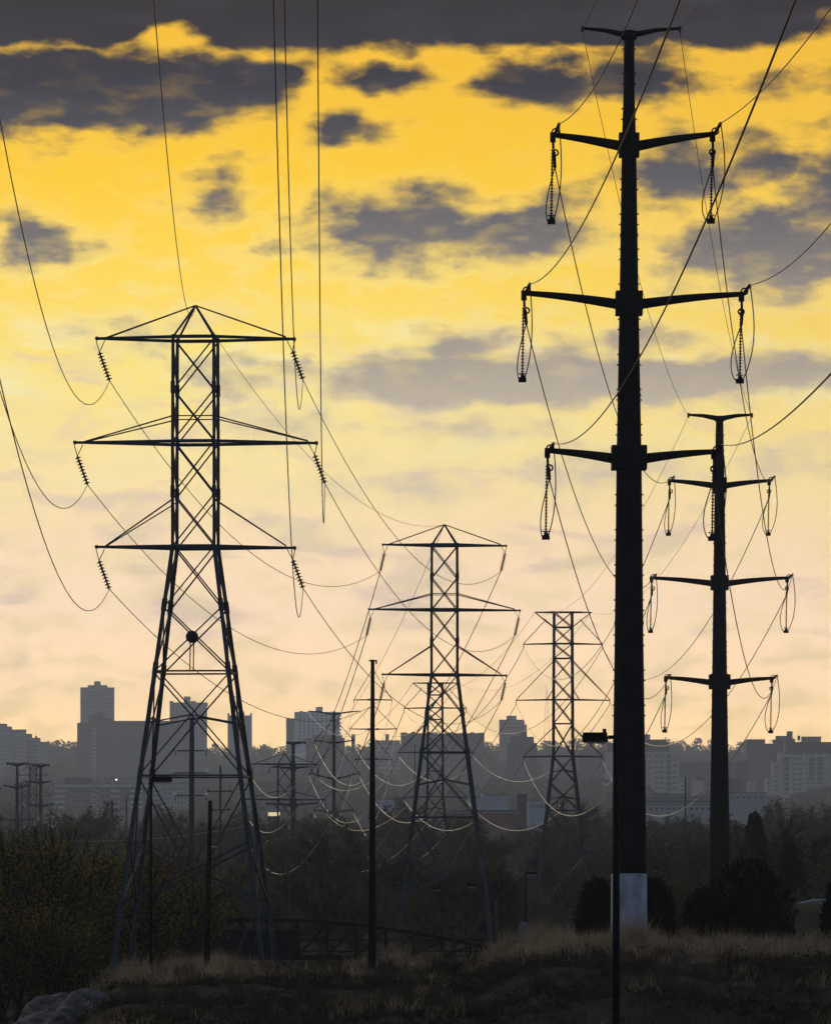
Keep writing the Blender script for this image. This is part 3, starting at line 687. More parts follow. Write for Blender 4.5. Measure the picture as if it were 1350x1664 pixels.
# ------------------------------------------------------------------ the city on the far slope
m_conc = mat('grey_concrete', (.36, .35, .34), .9, 0, .15, .05)
m_white = mat('white_render', (.80, .81, .84), .85, 0, .1, .05)
m_brown = mat('brown_brick', (.14, .105, .095), .9, 0, .2, .08)
m_dark = mat('dark_brick', (.055, .045, .045), .9, 0, .2, .08)
m_beige = mat('beige_stone', (.58, .50, .44), .9, 0, .12, .06)
m_brick = mat('red_brick', (.20, .075, .055), .9, 0, .25, .08)
m_slate = mat('slate_roof', (.05, .055, .06), .6, 0, .2, .1)
m_pane = mat('window_glass', (.02, .024, .03), .2, 0, .2, .3)
m_pale = mat('pale_metal_sheet', (.42, .45, .50), .5, .3, .15, .05)
m_gab = mat('sunlit_gable_glow', (.75, .62, .35), .6, 0, .08, .5, emis=((1, .82, .42), .8))  # emission paints the sunlight on the gable; no lamp stands behind it
m_band = mat('balcony_concrete', (.52, .51, .50), .85, 0, .12, .1)

KEEP = []
class Bld:
    """a building seen from the front: volumes from the skyline down to the slope"""
    def __init__(s, name, label, d, x0, x1, m, depth=16, cat='building'):
        d = FD(d); s.d = d; s.m = m; s.depth = depth; s.k = d / F; xc = X_((x0 + x1) / 2, d)
        s.base = gz(xc, d) - 3; s.root = empty(name, (xc, d, s.base), label, cat)
        s.win = {}
    def vol(s, x0, x1, top, dy=0.0, m=None, bot=None, name='wall', depth=None, cap=True):
        d = s.d; a, b = X_(x0, d), X_(x1, d); z1 = Z_(top, d); z0 = s.base if bot is None else Z_(bot, d); dp = depth or s.depth
        MB().box(a, b, d + dy, d + dy + dp, z0, z1).obj(name, m or s.m, s.root)
        if cap: MB().box(a - .25, b + .25, d + dy - .25, d + dy + dp + .25, z1, z1 + .5).obj('roof', m_slate, s.root)
        return s
    def _w(s, w, h, m, t=.3):
        key = (round(w, 3), round(h, 3), m.name)
        if key not in s.win:
            me = MB().box(-w / 2, w / 2, -t, 0, -h / 2, h / 2).mesh('window'); me.materials.append(m); s.win[key] = me
        return s.win[key]
    def grid(s, x0, x1, y0, y1, cols, rows, fw=.5, fh=.5, dy=0.0, m=None, name='window', skip=None, t=.12):
        d = s.d; cw = (x1 - x0) / cols; ch = (y1 - y0) / rows; KEEP.append((x0, x1, y1, s.d))
        me = s._w(cw * fw * s.k, ch * fh * s.k, m or m_pane, t); l = parent_loc(s.root)
        for i in range(cols):
            for j in range(rows):
                if skip and skip(i, j): continue
                inst(name, me, s.root, Vector((X_(x0 + cw * (i + .5), d), d + dy, Z_(y0 + ch * (j + .5), d))) - l)
        return s
    def bands(s, x0, x1, y0, y1, rows, fh=.4, m=None, name='balcony', t=1.1, dy=0.0):
        return s.grid(x0, x1, y0, y1, 1, rows, 1.0, fh, dy, m or m_band, name, None, t)

b = Bld('stepped_block', 'pale stepped apartment block at the left edge of the skyline', 3600, 0, 78, m_conc)
for i, (x0, x1, t) in enumerate([(-40, 10, 1176.5), (10, 18, 1181), (18, 41.5, 1186), (41.5, 51, 1193), (51, 64.5, 1199.5), (64.5, 78, 1206)]): b.vol(x0, x1, t, dy=.4 * i, depth=20 - i)
b.vol(57, 60, 1196, bot=1200, dy=5, depth=3, name='chimney'); b.bands(0, 20, 1189, 1240, 8, .38, m_band, t=1.0); b.bands(23, 42, 1192, 1240, 8, .38, m_band, t=1.6); b.bands(44, 62, 1202, 1240, 6, .32, m_pane, 'window', t=.3, dy=1.0)
b = Bld('apartment_tower', 'grey square apartment tower rising behind the long dark slab', 4200, 131, 185, m_conc, 20)
b.vol(131, 185, 1117.5).vol(143, 174, 1113.8, 2, bot=1117.4, depth=14, name='penthouse').vol(153, 163, 1107.5, 5, bot=1113.7, depth=8, name='penthouse')
b.grid(133, 183, 1121, 1177, 10, 9, .42, .42)
b = Bld('slab_block', 'long dark brown slab block with one pale stair column', 3700, 126, 308, m_dark, 18)
b.vol(157.5, 308, 1172).vol(126, 157.5, 1175, -2, m_brown, depth=20).vol(145, 158, 1163, 4, bot=1174.9, depth=8, name='penthouse').vol(158.2, 168, 1158, 5, bot=1171.8, depth=8, name='penthouse').vol(168.2, 177, 1167, 5, bot=1171.8, depth=8, name='penthouse')
b.grid(150, 157, 1182, 1262, 1, 13, .9, .55, -2.0, m_band, 'stair_landing').grid(129, 147, 1180, 1262, 4, 13, .4, .4, -2.0).bands(162, 300, 1178, 1262, 13, .36, m_brown, 'spandrel', .15)
b = Bld('apartment_tower', 'grey tower behind the steel pole with short arms', 4300, 276, 336, m_conc, 20)
b.vol(276, 336, 1142).vol(276, 281, 1139.5, 0, bot=1141.9, depth=20, name='parapet').vol(299, 309, 1132, 5, bot=1141.9, depth=8, name='penthouse').vol(309.2, 318, 1139.5, 5, bot=1141.9, depth=8, name='penthouse').vol(334, 338, 1143.5, 1, bot=1147, depth=6, name='roof_edge')
b.grid(279, 334, 1147, 1214, 10, 11, .35, .35)
b = Bld('apartment_tower', 'narrow grey tower with raised corners right of the big lattice tower', 4200, 370, 409, m_conc, 18)
b.vol(370, 409, 1163).vol(370, 372.5, 1159.5, 0, bot=1162.9, name='parapet').vol(406.5, 409, 1159.5, 0, bot=1162.9, name='parapet').vol(386, 397, 1157, 5, bot=1162.9, depth=8, name='penthouse')
b.grid(378, 402, 1167, 1210, 5, 7, .3, .4)
b = Bld('balcony_block', 'white balconied apartment block behind the upswept pole', 3900, 465, 553, m_white, 18)
b.vol(478.5, 552, 1157.5).vol(465, 478.4, 1168, 1, m_brown).vol(486, 492, 1156, 3, bot=1157.4, depth=5, name='penthouse').vol(513, 524, 1149, 5, bot=1157.4, depth=8, name='penthouse')
b.grid(484, 548, 1160, 1204, 9, 8, .38, .6).bands(480, 496, 1162, 1206, 8, .3, m_white, t=1.5).bands(509, 522, 1162, 1206, 8, .3, m_white, t=1.5).bands(537, 555, 1160, 1206, 8, .34, m_white, t=1.8).bands(466, 476, 1172, 1208, 6, .35, m_pane, 'window', .2, 1.0)
b = Bld('brown_block', 'plain dark brown block below the white balconied one', 3300, 497, 577, m_brown, 16)
b.vol(497, 560, 1200).vol(508, 556, 1195, 2, bot=1199.9, depth=10, name='penthouse').vol(571, 577, 1194, 0, depth=6).grid(500, 558, 1206, 1262, 9, 8, .35, .4)
b = Bld('pale_block', 'low pale terraced block left of the wide apartment slab', 3900, 612, 650, m_conc, 16)
b.vol(609, 650, 1203.5).vol(626, 632, 1193, 4, bot=1203.4, depth=6, name='penthouse').bands(611, 650, 1209, 1252, 6, .42, m_band, t=1.4)
b = Bld('apartment_slab', 'wide brown apartment slab behind the middle lattice tower', 3600, 651, 787, m_brown, 18)
b.vol(651, 787, 1192)
for x0, x1, t in [(651, 661, 1190), (668, 675, 1189), (697, 711, 1189.5), (727, 736, 1190), (764, 771, 1189.8), (776, 787, 1190.6)]: b.vol(x0, x1, t, 1, bot=1191.4, depth=10, name='parapet', cap=False)
for x0, x1 in [(652, 668), (676, 690), (742, 766), (774, 786)]: b.bands(x0, x1, 1195, 1274, 14, .34, mat('warm_brick', (.16, .095, .08), .9, 0, .2, .08), t=1.0)
b.grid(690, 742, 1195, 1274, 9, 14, .4, .42).grid(766, 774, 1195, 1274, 1, 14, .6, .4)
b = Bld('apartment_tower', 'slim pale tower with a dark block at its foot', 4100, 811, 852, m_conc, 18)
b.vol(811, 852, 1170).vol(823, 839, 1163.5, 4, bot=1169.9, depth=10, name='penthouse').vol(852.1, 855.5, 1178, 3, depth=10).grid(813, 851, 1173, 1230, 8, 9, .45, .5)
b = Bld('dark_block', 'dark stepped brick block overlapping the slim pale tower', 3300, 824, 872, m_dark, 16)
for i, (x0, x1, t) in enumerate([(823.6, 830, 1207.5), (830, 845, 1197), (845, 856, 1190), (856, 867, 1198), (867, 872, 1208)]): b.vol(x0, x1, t, dy=.3 * (i % 2))
b.grid(826, 870, 1212, 1258, 8, 7, .35, .4, -.01)
b = Bld('radio_mast_site', 'faint radio mast standing on the skyline', 4350, 880, 896, m_dark, 6, 'mast')
D_ = b.d
for s in (-1, 1):
    for q in (-1, 1): MB().bar((X_(888 + s * 5.5, D_), D_ + q * 2.5, b.base), (X_(888 + s * .8, D_), D_ + q * .4, Z_(1112, D_)), .35).obj('leg', m_galvd, b.root)
for i in range(9):
    z0, z1 = 1208 - i * 9.6, 1198.4 - i * 9.6; f0, f1 = 5.2 - .48 * i, 4.7 - .48 * i
    MB().bar((X_(888 - f0, D_), D_ - 2.4, Z_(z0, D_)), (X_(888 + f1, D_), D_ - 2, Z_(z1, D_)), .22).obj('brace', m_galvd, b.root); MB().bar((X_(888 + f0, D_), D_ - 2.1, Z_(z0, D_)), (X_(888 - f1, D_), D_ - 1.8, Z_(z1, D_)), .22).obj('brace', m_galvd, b.root)
b.root.name = 'radio_mast'
# two matching beige residences with dark mansards
def mansard(b, x0, x1, y1, y0, inset, dy=0.0):
    d = b.d; a, c = X_(x0, d), X_(x1, d); zi, zo = Z_(y0, d), Z_(y1, d); q = inset * b.k; dp = b.depth
    MB().add([(a, d + dy, zo), (c, d + dy, zo), (c, d + dp, zo), (a, d + dp, zo), (a + q, d + dy + q, zi), (c - q, d + dy + q, zi), (c - q, d + dp - q, zi), (a + q, d + dp - q, zi)],
             [(0, 3, 2, 1), (4, 5, 6, 7), (0, 1, 5, 4), (1, 2, 6, 5), (2, 3, 7, 6), (3, 0, 4, 7)]).obj('mansard_roof', m_slate, b.root)
def arch(b, x0, x1, y0, y1, dy=-.2):
    d = b.d; n = 12; cx = X_((x0 + x1) / 2, d); r = (x1 - x0) / 2 * b.k; zc = Z_(y0, d) - r; zb = Z_(y1, d)
    pts = [(cx - r, zb)] + [(cx - r * math.cos(math.pi * i / n), zc + r * math.sin(math.pi * i / n)) for i in range(n + 1)] + [(cx + r, zb)]
    m = len(pts); vs = [(p, d + dy, z) for p, z in pts] + [(p, d + .1, z) for p, z in pts]
    MB().add(vs, [tuple(range(m))[::-1]] + [(i, (i + 1) % m, m + (i + 1) % m, m + i) for i in range(m)]).obj('arched_opening', m_pane, b.root)
b = Bld('beige_residence', 'beige residence half hidden by the tallest black pole', 2890, 985, 1091, m_beige, 18)
b.vol(985, 1090.5, 1222, cap=False).vol(1090.6, 1103, 1236.5, 1).vol(1103.1, 1112.5, 1263.5, .5).vol(978, 984.9, 1268, 1).vol(1046, 1056.5, 1194, 6, bot=1207, depth=6, name='penthouse')
mansard(b, 986, 1087, 1222, 1207.5, 1.0, .4); mansard(b, 1000, 1082.5, 1207.4, 1201.5, 1.5, 2)
b.vol(984, 1092, 1221.5, -.6, m_band, bot=1223.5, depth=1.2, name='cornice', cap=False)
b.grid(1062, 1068.5, 1225, 1285, 2, 7, .7, .38).grid(1071, 1078, 1225, 1285, 2, 7, .7, .38).grid(1052.5, 1056, 1225, 1270, 1, 5, .6, .34).grid(1082.5, 1090, 1225, 1286, 1, 7, .95, .8).grid(1092.5, 1099, 1240, 1286, 2, 5, .7, .38, 1.0).grid(1105, 1111, 1266, 1288, 2, 3, .7, .38, .5).grid(1045, 1050, 1225, 1270, 1, 5, .9, .8)  # widest dark panes stand in flat for the dark recess column
arch(b, 1046, 1058, 1275, 1292)
b = Bld('beige_residence', 'large beige residence with dark mansard and two arches at the right edge', 2890, 1244, 1400, m_beige, 18)
b.vol(1271, 1440, 1228, cap=False).vol(1264.5, 1270.9, 1222, .8).vol(1254.5, 1264.4, 1239, .5).vol(1244, 1254.4, 1264, .8).vol(1303, 1334, 1197.5, 5, bot=1206, depth=10, name='penthouse', m=m_conc)
mansard(b, 1274, 1440, 1228, 1205.5, 1.5, .4); b.vol(1270.5, 1440, 1226.5, -.6, m_white, bot=1228.2, depth=1.2, name='cornice', cap=False)
for x in (1283, 1305, 1325, 1345): b.vol(x - 1.2, x + 1.2, 1223.5, -.9, m_beige, bot=1228.5, depth=1.0, name='finial', cap=False)
b.grid(1273, 1281.5, 1230, 1286, 1, 7, .95, .8).grid(1286.5, 1293, 1229, 1287, 2, 7, .7, .36).grid(1295, 1302, 1229, 1287, 2, 7, .7, .36).grid(1308, 1311.5, 1229, 1270, 1, 5, .6, .34).grid(1338, 1341.5, 1229, 1270, 1, 5, .6, .34)  # first stack of wide dark panes stands in for a dark recess column
b.grid(1313.5, 1323, 1230, 1269, 1, 5, .98, .85, m=m_brown, name='balcony_bay').grid(1327, 1336.5, 1230, 1269, 1, 5, .98, .85, m=m_brown, name='balcony_bay').grid(1308, 1344, 1270.5, 1274, 6, 1, .6, .7)
b.grid(1256, 1263.5, 1243, 1288, 2, 6, .62, .38, .5).grid(1246, 1253.5, 1268, 1288, 2, 3, .62, .38, .8)
arch(b, 1308, 1323.5, 1279.5, 1299); arch(b, 1328, 1343.5, 1279.5, 1299)
b = Bld('brown_block', 'brown block with stepped rooftop behind the right edge residence', 3200, 1213, 1290, m_brown, 16)
for i, (x0, x1, t) in enumerate([(1213, 1242.5, 1202), (1242.6, 1256, 1209), (1256.1, 1261, 1202.5), (1261.1, 1279, 1196.5), (1279.1, 1287, 1189), (1287.1, 1291, 1201)]): b.vol(x0, x1, t, .4 * (i % 2))
b.grid(1240, 1262, 1222, 1290, 3, 9, .6, .36, -.01).grid(1216, 1238, 1230, 1290, 4, 7, .5, .36, -.01); b.vol(1296, 1300, 1196, 5, bot=1203, depth=4, name='roof_tank')
b = Bld('dark_block', 'low dark block left of the stepped brown rooftop', 3000, 1195, 1214, m_dark, 12); b.vol(1195, 1214, 1237).grid(1197, 1213, 1241, 1262, 4, 3, .4, .4)
b = Bld('dark_house', 'low dark roofed house beside the second monopole', 2500, 1183, 1205, m_dark, 12); b.vol(1176, 1205, 1266)
b = Bld('small_house', 'small pale house left of the right edge residence', 2400, 1215, 1228, m_beige, 9, 'house'); b.vol(1215, 1228, 1269)
b = Bld('warehouse', 'long grey flat roofed warehouse between the two black poles', 1900, 1040, 1165, mat('grey_cladding', (.20, .21, .23), .8, 0, .2, .04), 30)
b.vol(1036, 1170, 1296).vol(1060, 1120, 1291, 8, m_conc, bot=1295.9, depth=10, name='roof_plant').vol(1036, 1156, 1308, -6, m_conc, depth=6).bands(1040, 1168, 1299, 1305, 1, .3, m_pane, 'window', .1).grid(1042, 1154, 1311, 1318, 12, 1, .5, .5, -6)
b = Bld('warehouse', 'grey flat roofed shed right of the second monopole', 2000, 1180, 1245, m_conc, 20); b.vol(1178, 1246, 1289).grid(1184, 1240, 1292, 1300, 6, 1, .5, .5)
b = Bld('brick_row', 'brick apartment row with zigzag stairs behind the left poles', 2600, 72, 248, m_brown, 16)
b.vol(90, 262, 1279).vol(88, 264, 1274.5, -1.2, m_band, bot=1278.9, depth=18, name='roof_fascia').vol(105, 148, 1264, 4, m_dark, bot=1274, depth=8, name='penthouse').vol(176, 240, 1266, 4, m_conc, bot=1274, depth=8, name='penthouse')
for x0, x1 in [(90, 106), (181, 195), (212, 232)]: b.bands(x0, x1, 1281, 1334, 6, .42, m_band, t=1.5)
b.grid(108, 146, 1281, 1334, 5, 6, .4, .4).grid(164, 180, 1281, 1334, 2, 6, .4, .4)
for i in range(5):
    y = 1281 + i * 9.6; d = b.d
    MB().bar((X_(149, d), d - 1.5, Z_(y, d)), (X_(162, d), d - 1.5, Z_(y + 5.5, d)), 1.2, .9).obj('stair_flight', m_band, b.root); MB().bar((X_(149, d), d - 1.2, Z_(y + 8.2, d)), (X_(156, d), d - 1.2, Z_(y + 8.2, d)), 1.2, .8).obj('stair_landing', m_band, b.root)
b = Bld('pale_block', 'pale low block framed by the big tower legs', 2600, 250, 305, m_conc, 14); b.vol(247, 306, 1274).bands(250, 262, 1278, 1316, 5, .4, t=1.2).grid(266, 304, 1278, 1316, 7, 5, .4, .4)
b = Bld('brown_row', 'low brown housing row behind the small distant lattice tower', 2600, 388, 520, m_brown, 14); b.vol(385, 462, 1272).vol(466, 530, 1276, 4).bands(388, 402, 1276, 1304, 4, .4, t=1.2).grid(404, 460, 1275, 1304, 10, 4, .4, .45).grid(468, 528, 1279, 1304, 9, 3, .4, .45, 4)
b = Bld('brick_plant', 'long red brick works below the middle lattice tower', 1600, 730, 860, m_brick, 24)
b.vol(716, 850, 1323).vol(734, 846, 1318, 6, m_brown, bot=1322.9, depth=10, name='clerestory').grid(740, 842, 1319, 1322, 16, 1, .55, .8, 6, m_lens); b.bands(720, 846, 1328, 1352, 3, .25, m_brown, 'brick_course', .1)
b = Bld('plant_shed', 'blue grey sheds on the rise above the red brick works', 1900, 770, 830, m_pale, 14); b.vol(785, 826, 1292.5).vol(762, 784.5, 1297, 2).vol(781.5, 784.5, 1290, -.5, m_white, bot=1297, depth=1, name='vent_stack', cap=False)
b = Bld('dark_shed', 'dark tall shed at the end of the red brick works', 1650, 838, 856, m_dark, 14); b.vol(840, 856, 1292)
b = Bld('plant_shed', 'grey shed left of the flat topped tower legs', 1800, 857, 890, m_pale, 14); b.vol(857, 890, 1301).grid(860, 888, 1304, 1316, 6, 1, .4, .5)
b = Bld('brown_block', 'brown block behind the box head of the near street lamp', 3300, 935, 983, m_brown, 14); b.vol(940, 984, 1219).vol(950, 960, 1215, 3, bot=1218.9, depth=5, name='penthouse').grid(943, 982, 1224, 1262, 7, 6, .45, .45)
b = Bld('pale_block', 'small pale block left of the flat topped tower', 3400, 884, 905, m_conc, 12); b.vol(884, 906, 1222).grid(886, 905, 1226, 1240, 4, 2, .5, .4)
b = Bld('brown_row', 'long brown housing row between the two black poles', 3100, 1100, 1200, m_brown, 14); b.vol(1095, 1200, 1240).grid(1104, 1196, 1245, 1288, 13, 5, .42, .42)
b = Bld('small_house', 'small beige house in front of the long brown row', 2700, 1125, 1145, m_beige, 9, 'house'); b.vol(1125, 1143, 1268).vol(1131, 1146, 1262, 2, m_slate, bot=1267.9, depth=6, name='gable')
b = Bld('blue_shed', 'blue grey low shed right of the straight wooden pole', 1900, 615, 640, m_pale, 12); b.vol(614, 640, 1299).vol(640.1, 662, 1296, 2, m_dark)
b = Bld('low_store', 'low flat store with a bright roof edge above the left willows', 1500, 75, 130, m_brown, 14); b.vol(70, 140, 1349).vol(68, 142, 1347.5, -1, m_white, bot=1349, depth=1.5, name='fascia', cap=False)
b = Bld('low_store', 'small white roofed store right of the left willows', 1450, 135, 165, m_pale, 10); b.vol(136, 160, 1346)
# gabled house whose sunlit gable gets its brightness from emission
b = Bld('gabled_house', 'little dark house with a sunlit pale gable painted as a glow', 1300, 434, 457, m_brown, 7, 'house')
d = b.d; a0, a1, zr, ze = X_(434, d), X_(457, d), Z_(1309, d), Z_(1320, d); ax = X_(446, d)
b.vol(436, 454, 1327, cap=False)
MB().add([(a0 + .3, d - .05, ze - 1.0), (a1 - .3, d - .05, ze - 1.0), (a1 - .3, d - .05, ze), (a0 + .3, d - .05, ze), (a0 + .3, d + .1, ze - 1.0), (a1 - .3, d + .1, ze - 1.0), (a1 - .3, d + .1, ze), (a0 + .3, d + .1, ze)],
         [(0, 1, 2, 3), (4, 7, 6, 5), (0, 4, 5, 1), (3, 2, 6, 7), (0, 3, 7, 4), (1, 5, 6, 2)]).obj('sunlit_gable_panel', m_gab, b.root)
MB().bar((a0 - .3, d + .4, ze - .1), (ax, d + .4, zr), 1.2, .35).obj('roof_slope', m_pale, b.root); MB().bar((ax, d + .4, zr), (a1 + .5, d + .4, ze), 1.2, .35).obj('roof_slope', m_slate, b.root)

def small_houses():
    rh = random.Random(12); done = []; n = 0
    walls = [m_beige, m_white, m_brown, m_conc, m_brick]; 
    while n < 34:
        px = rh.uniform(5, 1345); d = FD(rh.uniform(1250, 2500)); w = rh.uniform(8, 13); x = X_(px, d); k = d / F; yb = YH - gz(x, d) / k; h = 3.2
        top = yb - (h + 4) / k
        if any(px > x0 - 8 and px < x1 + 8 and top < y1 + 2 and bd > d - 60 for x0, x1, y1, bd in KEEP) or any(abs(px - q) < 16 and abs(yb - r_) < 12 for q, r_ in done): continue
        done.append((px, yb)); n += 1; wi = rh.randrange(5); m = walls[wi]; near = min([(130, 'below the long dark slab block'), (300, 'framed by the big lattice tower'), (460, 'near the small distant lattice tower'), (600, 'near the straight wooden pole'), (720, 'behind the middle lattice tower'), (910, 'near the flat topped lattice tower'), (1100, 'between the two black poles'), (1280, 'right of the second black pole')], key=lambda t: abs(t[0] - px))[1]
        r = empty('small_house', (x, d, gz(x, d) - 1), f'small {("beige", "white", "brown", "grey", "brick")[wi]} house half hidden in trees {near}', 'house', 'houses among the far trees')
        z0 = gz(x, d) - 1; z1 = z0 + h + 1.2; a, b_ = x - w / 2, x + w / 2; zr = z1 + rh.uniform(1.8, 2.8)
        MB().box(a, b_, d, d + 8, z0, z1).obj('wall', m, r)
        if rh.random() < .5:
            MB().add([(a - .4, d - .5, z1), (b_ + .4, d - .5, z1), (b_ + .4, d + 8.5, z1), (a - .4, d + 8.5, z1), (a - .4, d + 4, zr), (b_ + .4, d + 4, zr)], [(0, 1, 5, 4), (2, 3, 4, 5), (1, 2, 5), (3, 0, 4), (0, 3, 2, 1)]).obj('roof', m_slate, r)
        else:
            MB().add([(a - .4, d - .3, z1), (b_ + .4, d - .3, z1), (x, d - .3, zr), (a - .4, d + 8.3, z1), (b_ + .4, d + 8.3, z1), (x, d + 8.3, zr)], [(0, 1, 2), (4, 3, 5), (0, 2, 5, 3), (1, 4, 5, 2), (0, 3, 4, 1)]).obj('roof', m_slate, r)
        for q in (.25, .72): MB().box(a + w * q - .6, a + w * q + .6, d - .08, d, z0 + 2, z0 + 3.4).obj('window', m_pane, r)
        KEEP.append((px - w / 2 / k, px + w / 2 / k, yb - 2 / k, d))
small_houses()

# ------------------------------------------------------------------ trees
m_bark = mat('bark', (.035, .028, .022), .9, 0, .3, 3, spec=.08)
m_twig = mat('twigs', (.040, .031, .024), .9, 0, .3, 1.5, spec=.08)
m_leafA = mat('olive_spring_leaves', (.22, .215, .045), .7, 0, .3, .35, col2=(.17, .12, .035), transl=.65, spec=.08)
m_leafB = mat('dull_spring_leaves', (.085, .105, .042), .7, 0, .3, .12, col2=(.062, .054, .036), transl=.5, spec=.08)
m_leafC = mat('far_leaves', (.09, .10, .045), .8, 0, .35, .02, col2=(.085, .066, .05), transl=.35, spec=.08)
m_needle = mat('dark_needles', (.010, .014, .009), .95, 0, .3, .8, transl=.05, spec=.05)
m_spruce = mat('spruce_needles', (.030, .042, .030), .9, 0, .3, .8, transl=.15, spec=.05)
def quads(c, u, v):
    """quad cloud: centres, half vectors"""
    n = len(c); V = np.stack([c - u - v, c + u - v, c + u + v, c - u + v], 1).reshape(-1, 3)
    return V, np.arange(4 * n).reshape(n, 4)
def rdir(rng, n):
    v = rng.normal(size=(n, 3)); return v / np.linalg.norm(v, axis=1)[:, None]
def tree_proto(seed, H, stems, spread, nleaf, leaf, upright=.6, leafmat=None, twigs=2200):
    rng = np.random.RandomState(seed); mb = MB(); ends = []
    def grow(p, d, L, r, lev):
        n = 4; pts = [p]; rad = [r]; q = np.array(p, float); dd = np.array(d, float)
        for i in range(n):
            dd = dd + rng.normal(size=3) * .13 + np.array([0, 0, .10 * upright]); dd /= np.linalg.norm(dd); q = q + dd * L / n; pts.append(tuple(q)); rad.append(r * (1 - .72 * (i + 1) / n))
        mb.tube(pts, rad, 6 if lev == 0 else 4 if lev == 1 else 3, cap=False)
        if lev >= 2: ends.append((np.array(pts), L)); return
        k = (9, 6)[lev] + rng.randint(3)
        for j in range(k):
            t = .25 + .75 * (j + rng.rand()) / k; i = min(int(t * n), n - 1); a = np.array(pts[i]) + (np.array(pts[i + 1]) - np.array(pts[i])) * (t * n - i)
            o = rng.normal(size=3); o -= dd * o.dot(dd); o /= np.linalg.norm(o); ang = (.45 + .5 * rng.rand()) * (1.25 - .5 * upright)
            nd = dd * math.cos(ang) + o * math.sin(ang); grow(tuple(a), nd, L * (.5 + .25 * rng.rand()) * (1.05 - .35 * t), r * .42, lev + 1)
    for s in range(stems):
        a = 2 * math.pi * (s + rng.rand() * .6) / stems; le = spread * (.3 if stems > 1 else .1)
        grow((.25 * math.cos(a) * (stems > 1), .25 * math.sin(a) * (stems > 1), -.3), (le * math.cos(a), le * math.sin(a), 1), H * (.62 + .14 * rng.rand()), H * .02 * (1.5 if stems == 1 else 1), 0)
    tr = mb.mesh('trunk', smooth=True); tr.materials.append(m_bark)
    # twig fans and leaves around the outer branches
    idx = rng.randint(len(ends), size=nleaf); tt = rng.rand(nleaf); base = np.array([ends[i][0][min(int(t * 4) + (t > .5), 4)] for i, t in zip(idx, tt)])
    c = base + rng.normal(size=(nleaf, 3)) * H * .030; n1 = rdir(rng, nleaf); n2 = np.cross(n1, rdir(rng, nleaf)); n2 /= np.linalg.norm(n2, axis=1)[:, None] + 1e-9
    s = leaf * (.5 + rng.rand(nleaf, 1)); V1, F1 = quads(c, n1 * s, n2 * s * .55)
    idx = rng.randint(len(ends), size=twigs); base = np.array([ends[i][0][rng.randint(1, 5)] for i in idx]); dirs = np.array([ends[i][0][-1] - ends[i][0][0] for i in idx]); dirs /= np.linalg.norm(dirs, axis=1)[:, None] + 1e-9
    dirs = dirs + rng.normal(size=(twigs, 3)) * .45 + np.array([0, 0, .35 * upright]); dirs /= np.linalg.norm(dirs, axis=1)[:, None]; ln = H * (.035 + .05 * rng.rand(twigs, 1))
    side = np.cross(dirs, rdir(rng, twigs)); side /= np.linalg.norm(side, axis=1)[:, None] + 1e-9
    V2, F2 = quads(base + dirs * ln * .5, dirs * ln * .5, side * H * .0012)
    cr = np_mesh('crown', V1, F1, leafmat or m_leafB); tw = np_mesh('twigs', V2, F2, m_twig)
    return tr, cr, tw, H
def plant_tree(proto, x, y, h, rz, name, label, group=None, parts=('trunk', 'crown', 'twigs'), wide=1.0, zo=-.2):
    s = h / proto[3]; root = empty(name, (x, y, gz(x, y) + zo), label, 'tree', group)
    root.rotation_euler = (0, 0, rz); root.scale = (s * wide, s * wide, s)
    for nm, me in zip(parts, proto[:3]): inst(nm, me, root)
    return root
willows = [tree_proto(11 + i, 8.5, 5, 1.0, 9000, .055, .9, m_leafA, 5200) for i in range(3)]
valley = [tree_proto(31 + i, 11, 1 + (i % 3 == 1) * 2, .8, 5200, .11, .55, m_leafB, 3000) for i in range(5)]
bare = [tree_proto(51 + i, 11, 1, .8, 500, .08, .6, m_leafB, 5200) for i in range(2)]
rnd = random.Random(7)
for i, (px, d, top, wd, lb) in enumerate([(45, 247, 1362, 1.0, 'leftmost olive willow at the picture edge'), (100, 251, 1358, .95, 'olive willow second from the left edge, under the low store'), (150, 262, 1380, .9, 'olive willow third from the left edge'),
                                         (215, 275, 1378, .9, 'olive willow behind the left legs of the big lattice tower'), (265, 290, 1392, .9, 'olive willow behind the tall street lamp'), (20, 235, 1450, 1.1, 'low dark willow at the left picture edge'),
                                         (125, 240, 1470, 1.0, 'low dark willow left of the big lattice tower foot'), (72, 233, 1490, 1.1, 'low dark willow just above the pale rock'), (-30, 250, 1365, 1.0, 'olive willow cut off by the left picture edge')]):
    x = X_(px, d); plant_tree(willows[i % 3], x, d, Z_(top, d) - gz(x, d), rnd.uniform(0, 6.28), 'willow_tree', lb, 'olive willows', wide=wd)
# the wood on the valley floor
spots = []
rows = [(300, 1462, 30, 10), (360, 1442, 34, 10), (440, 1420, 34, 11), (540, 1402, 36, 11), (660, 1388, 36, 12), (800, 1374, 34, 12), (960, 1362, 34, 12)]
for d, top, _, n in rows:
    W = 1500 if d > 400 else 1350
    for j in range(n):
        px = -60 + (j + .5 + rnd.uniform(-.42, .42)) * (W / n); dd = d * rnd.uniform(.93, 1.07)
        if d <= 360 and 290 < px < 860: dd = rnd.uniform(440, 520)
        if d < 420 and px > 1060 and rnd.random() < .5: continue
        if 845 < px < 985 and dd < 650: dd = rnd.uniform(665, 900); top_ = max(top, 1385)
        else: top_ = top
        spots.append((px, dd, top_ + rnd.uniform(-22, 26) + (16 if 150 < px < 330 else 0)))
for j in range(26):
    q = 560 + j * 32 + rnd.uniform(-12, 12); spots.append((q, rnd.uniform(1020, 1240), (1334 if q < 690 or q > 870 else 1362) + rnd.uniform(-9, 12)))
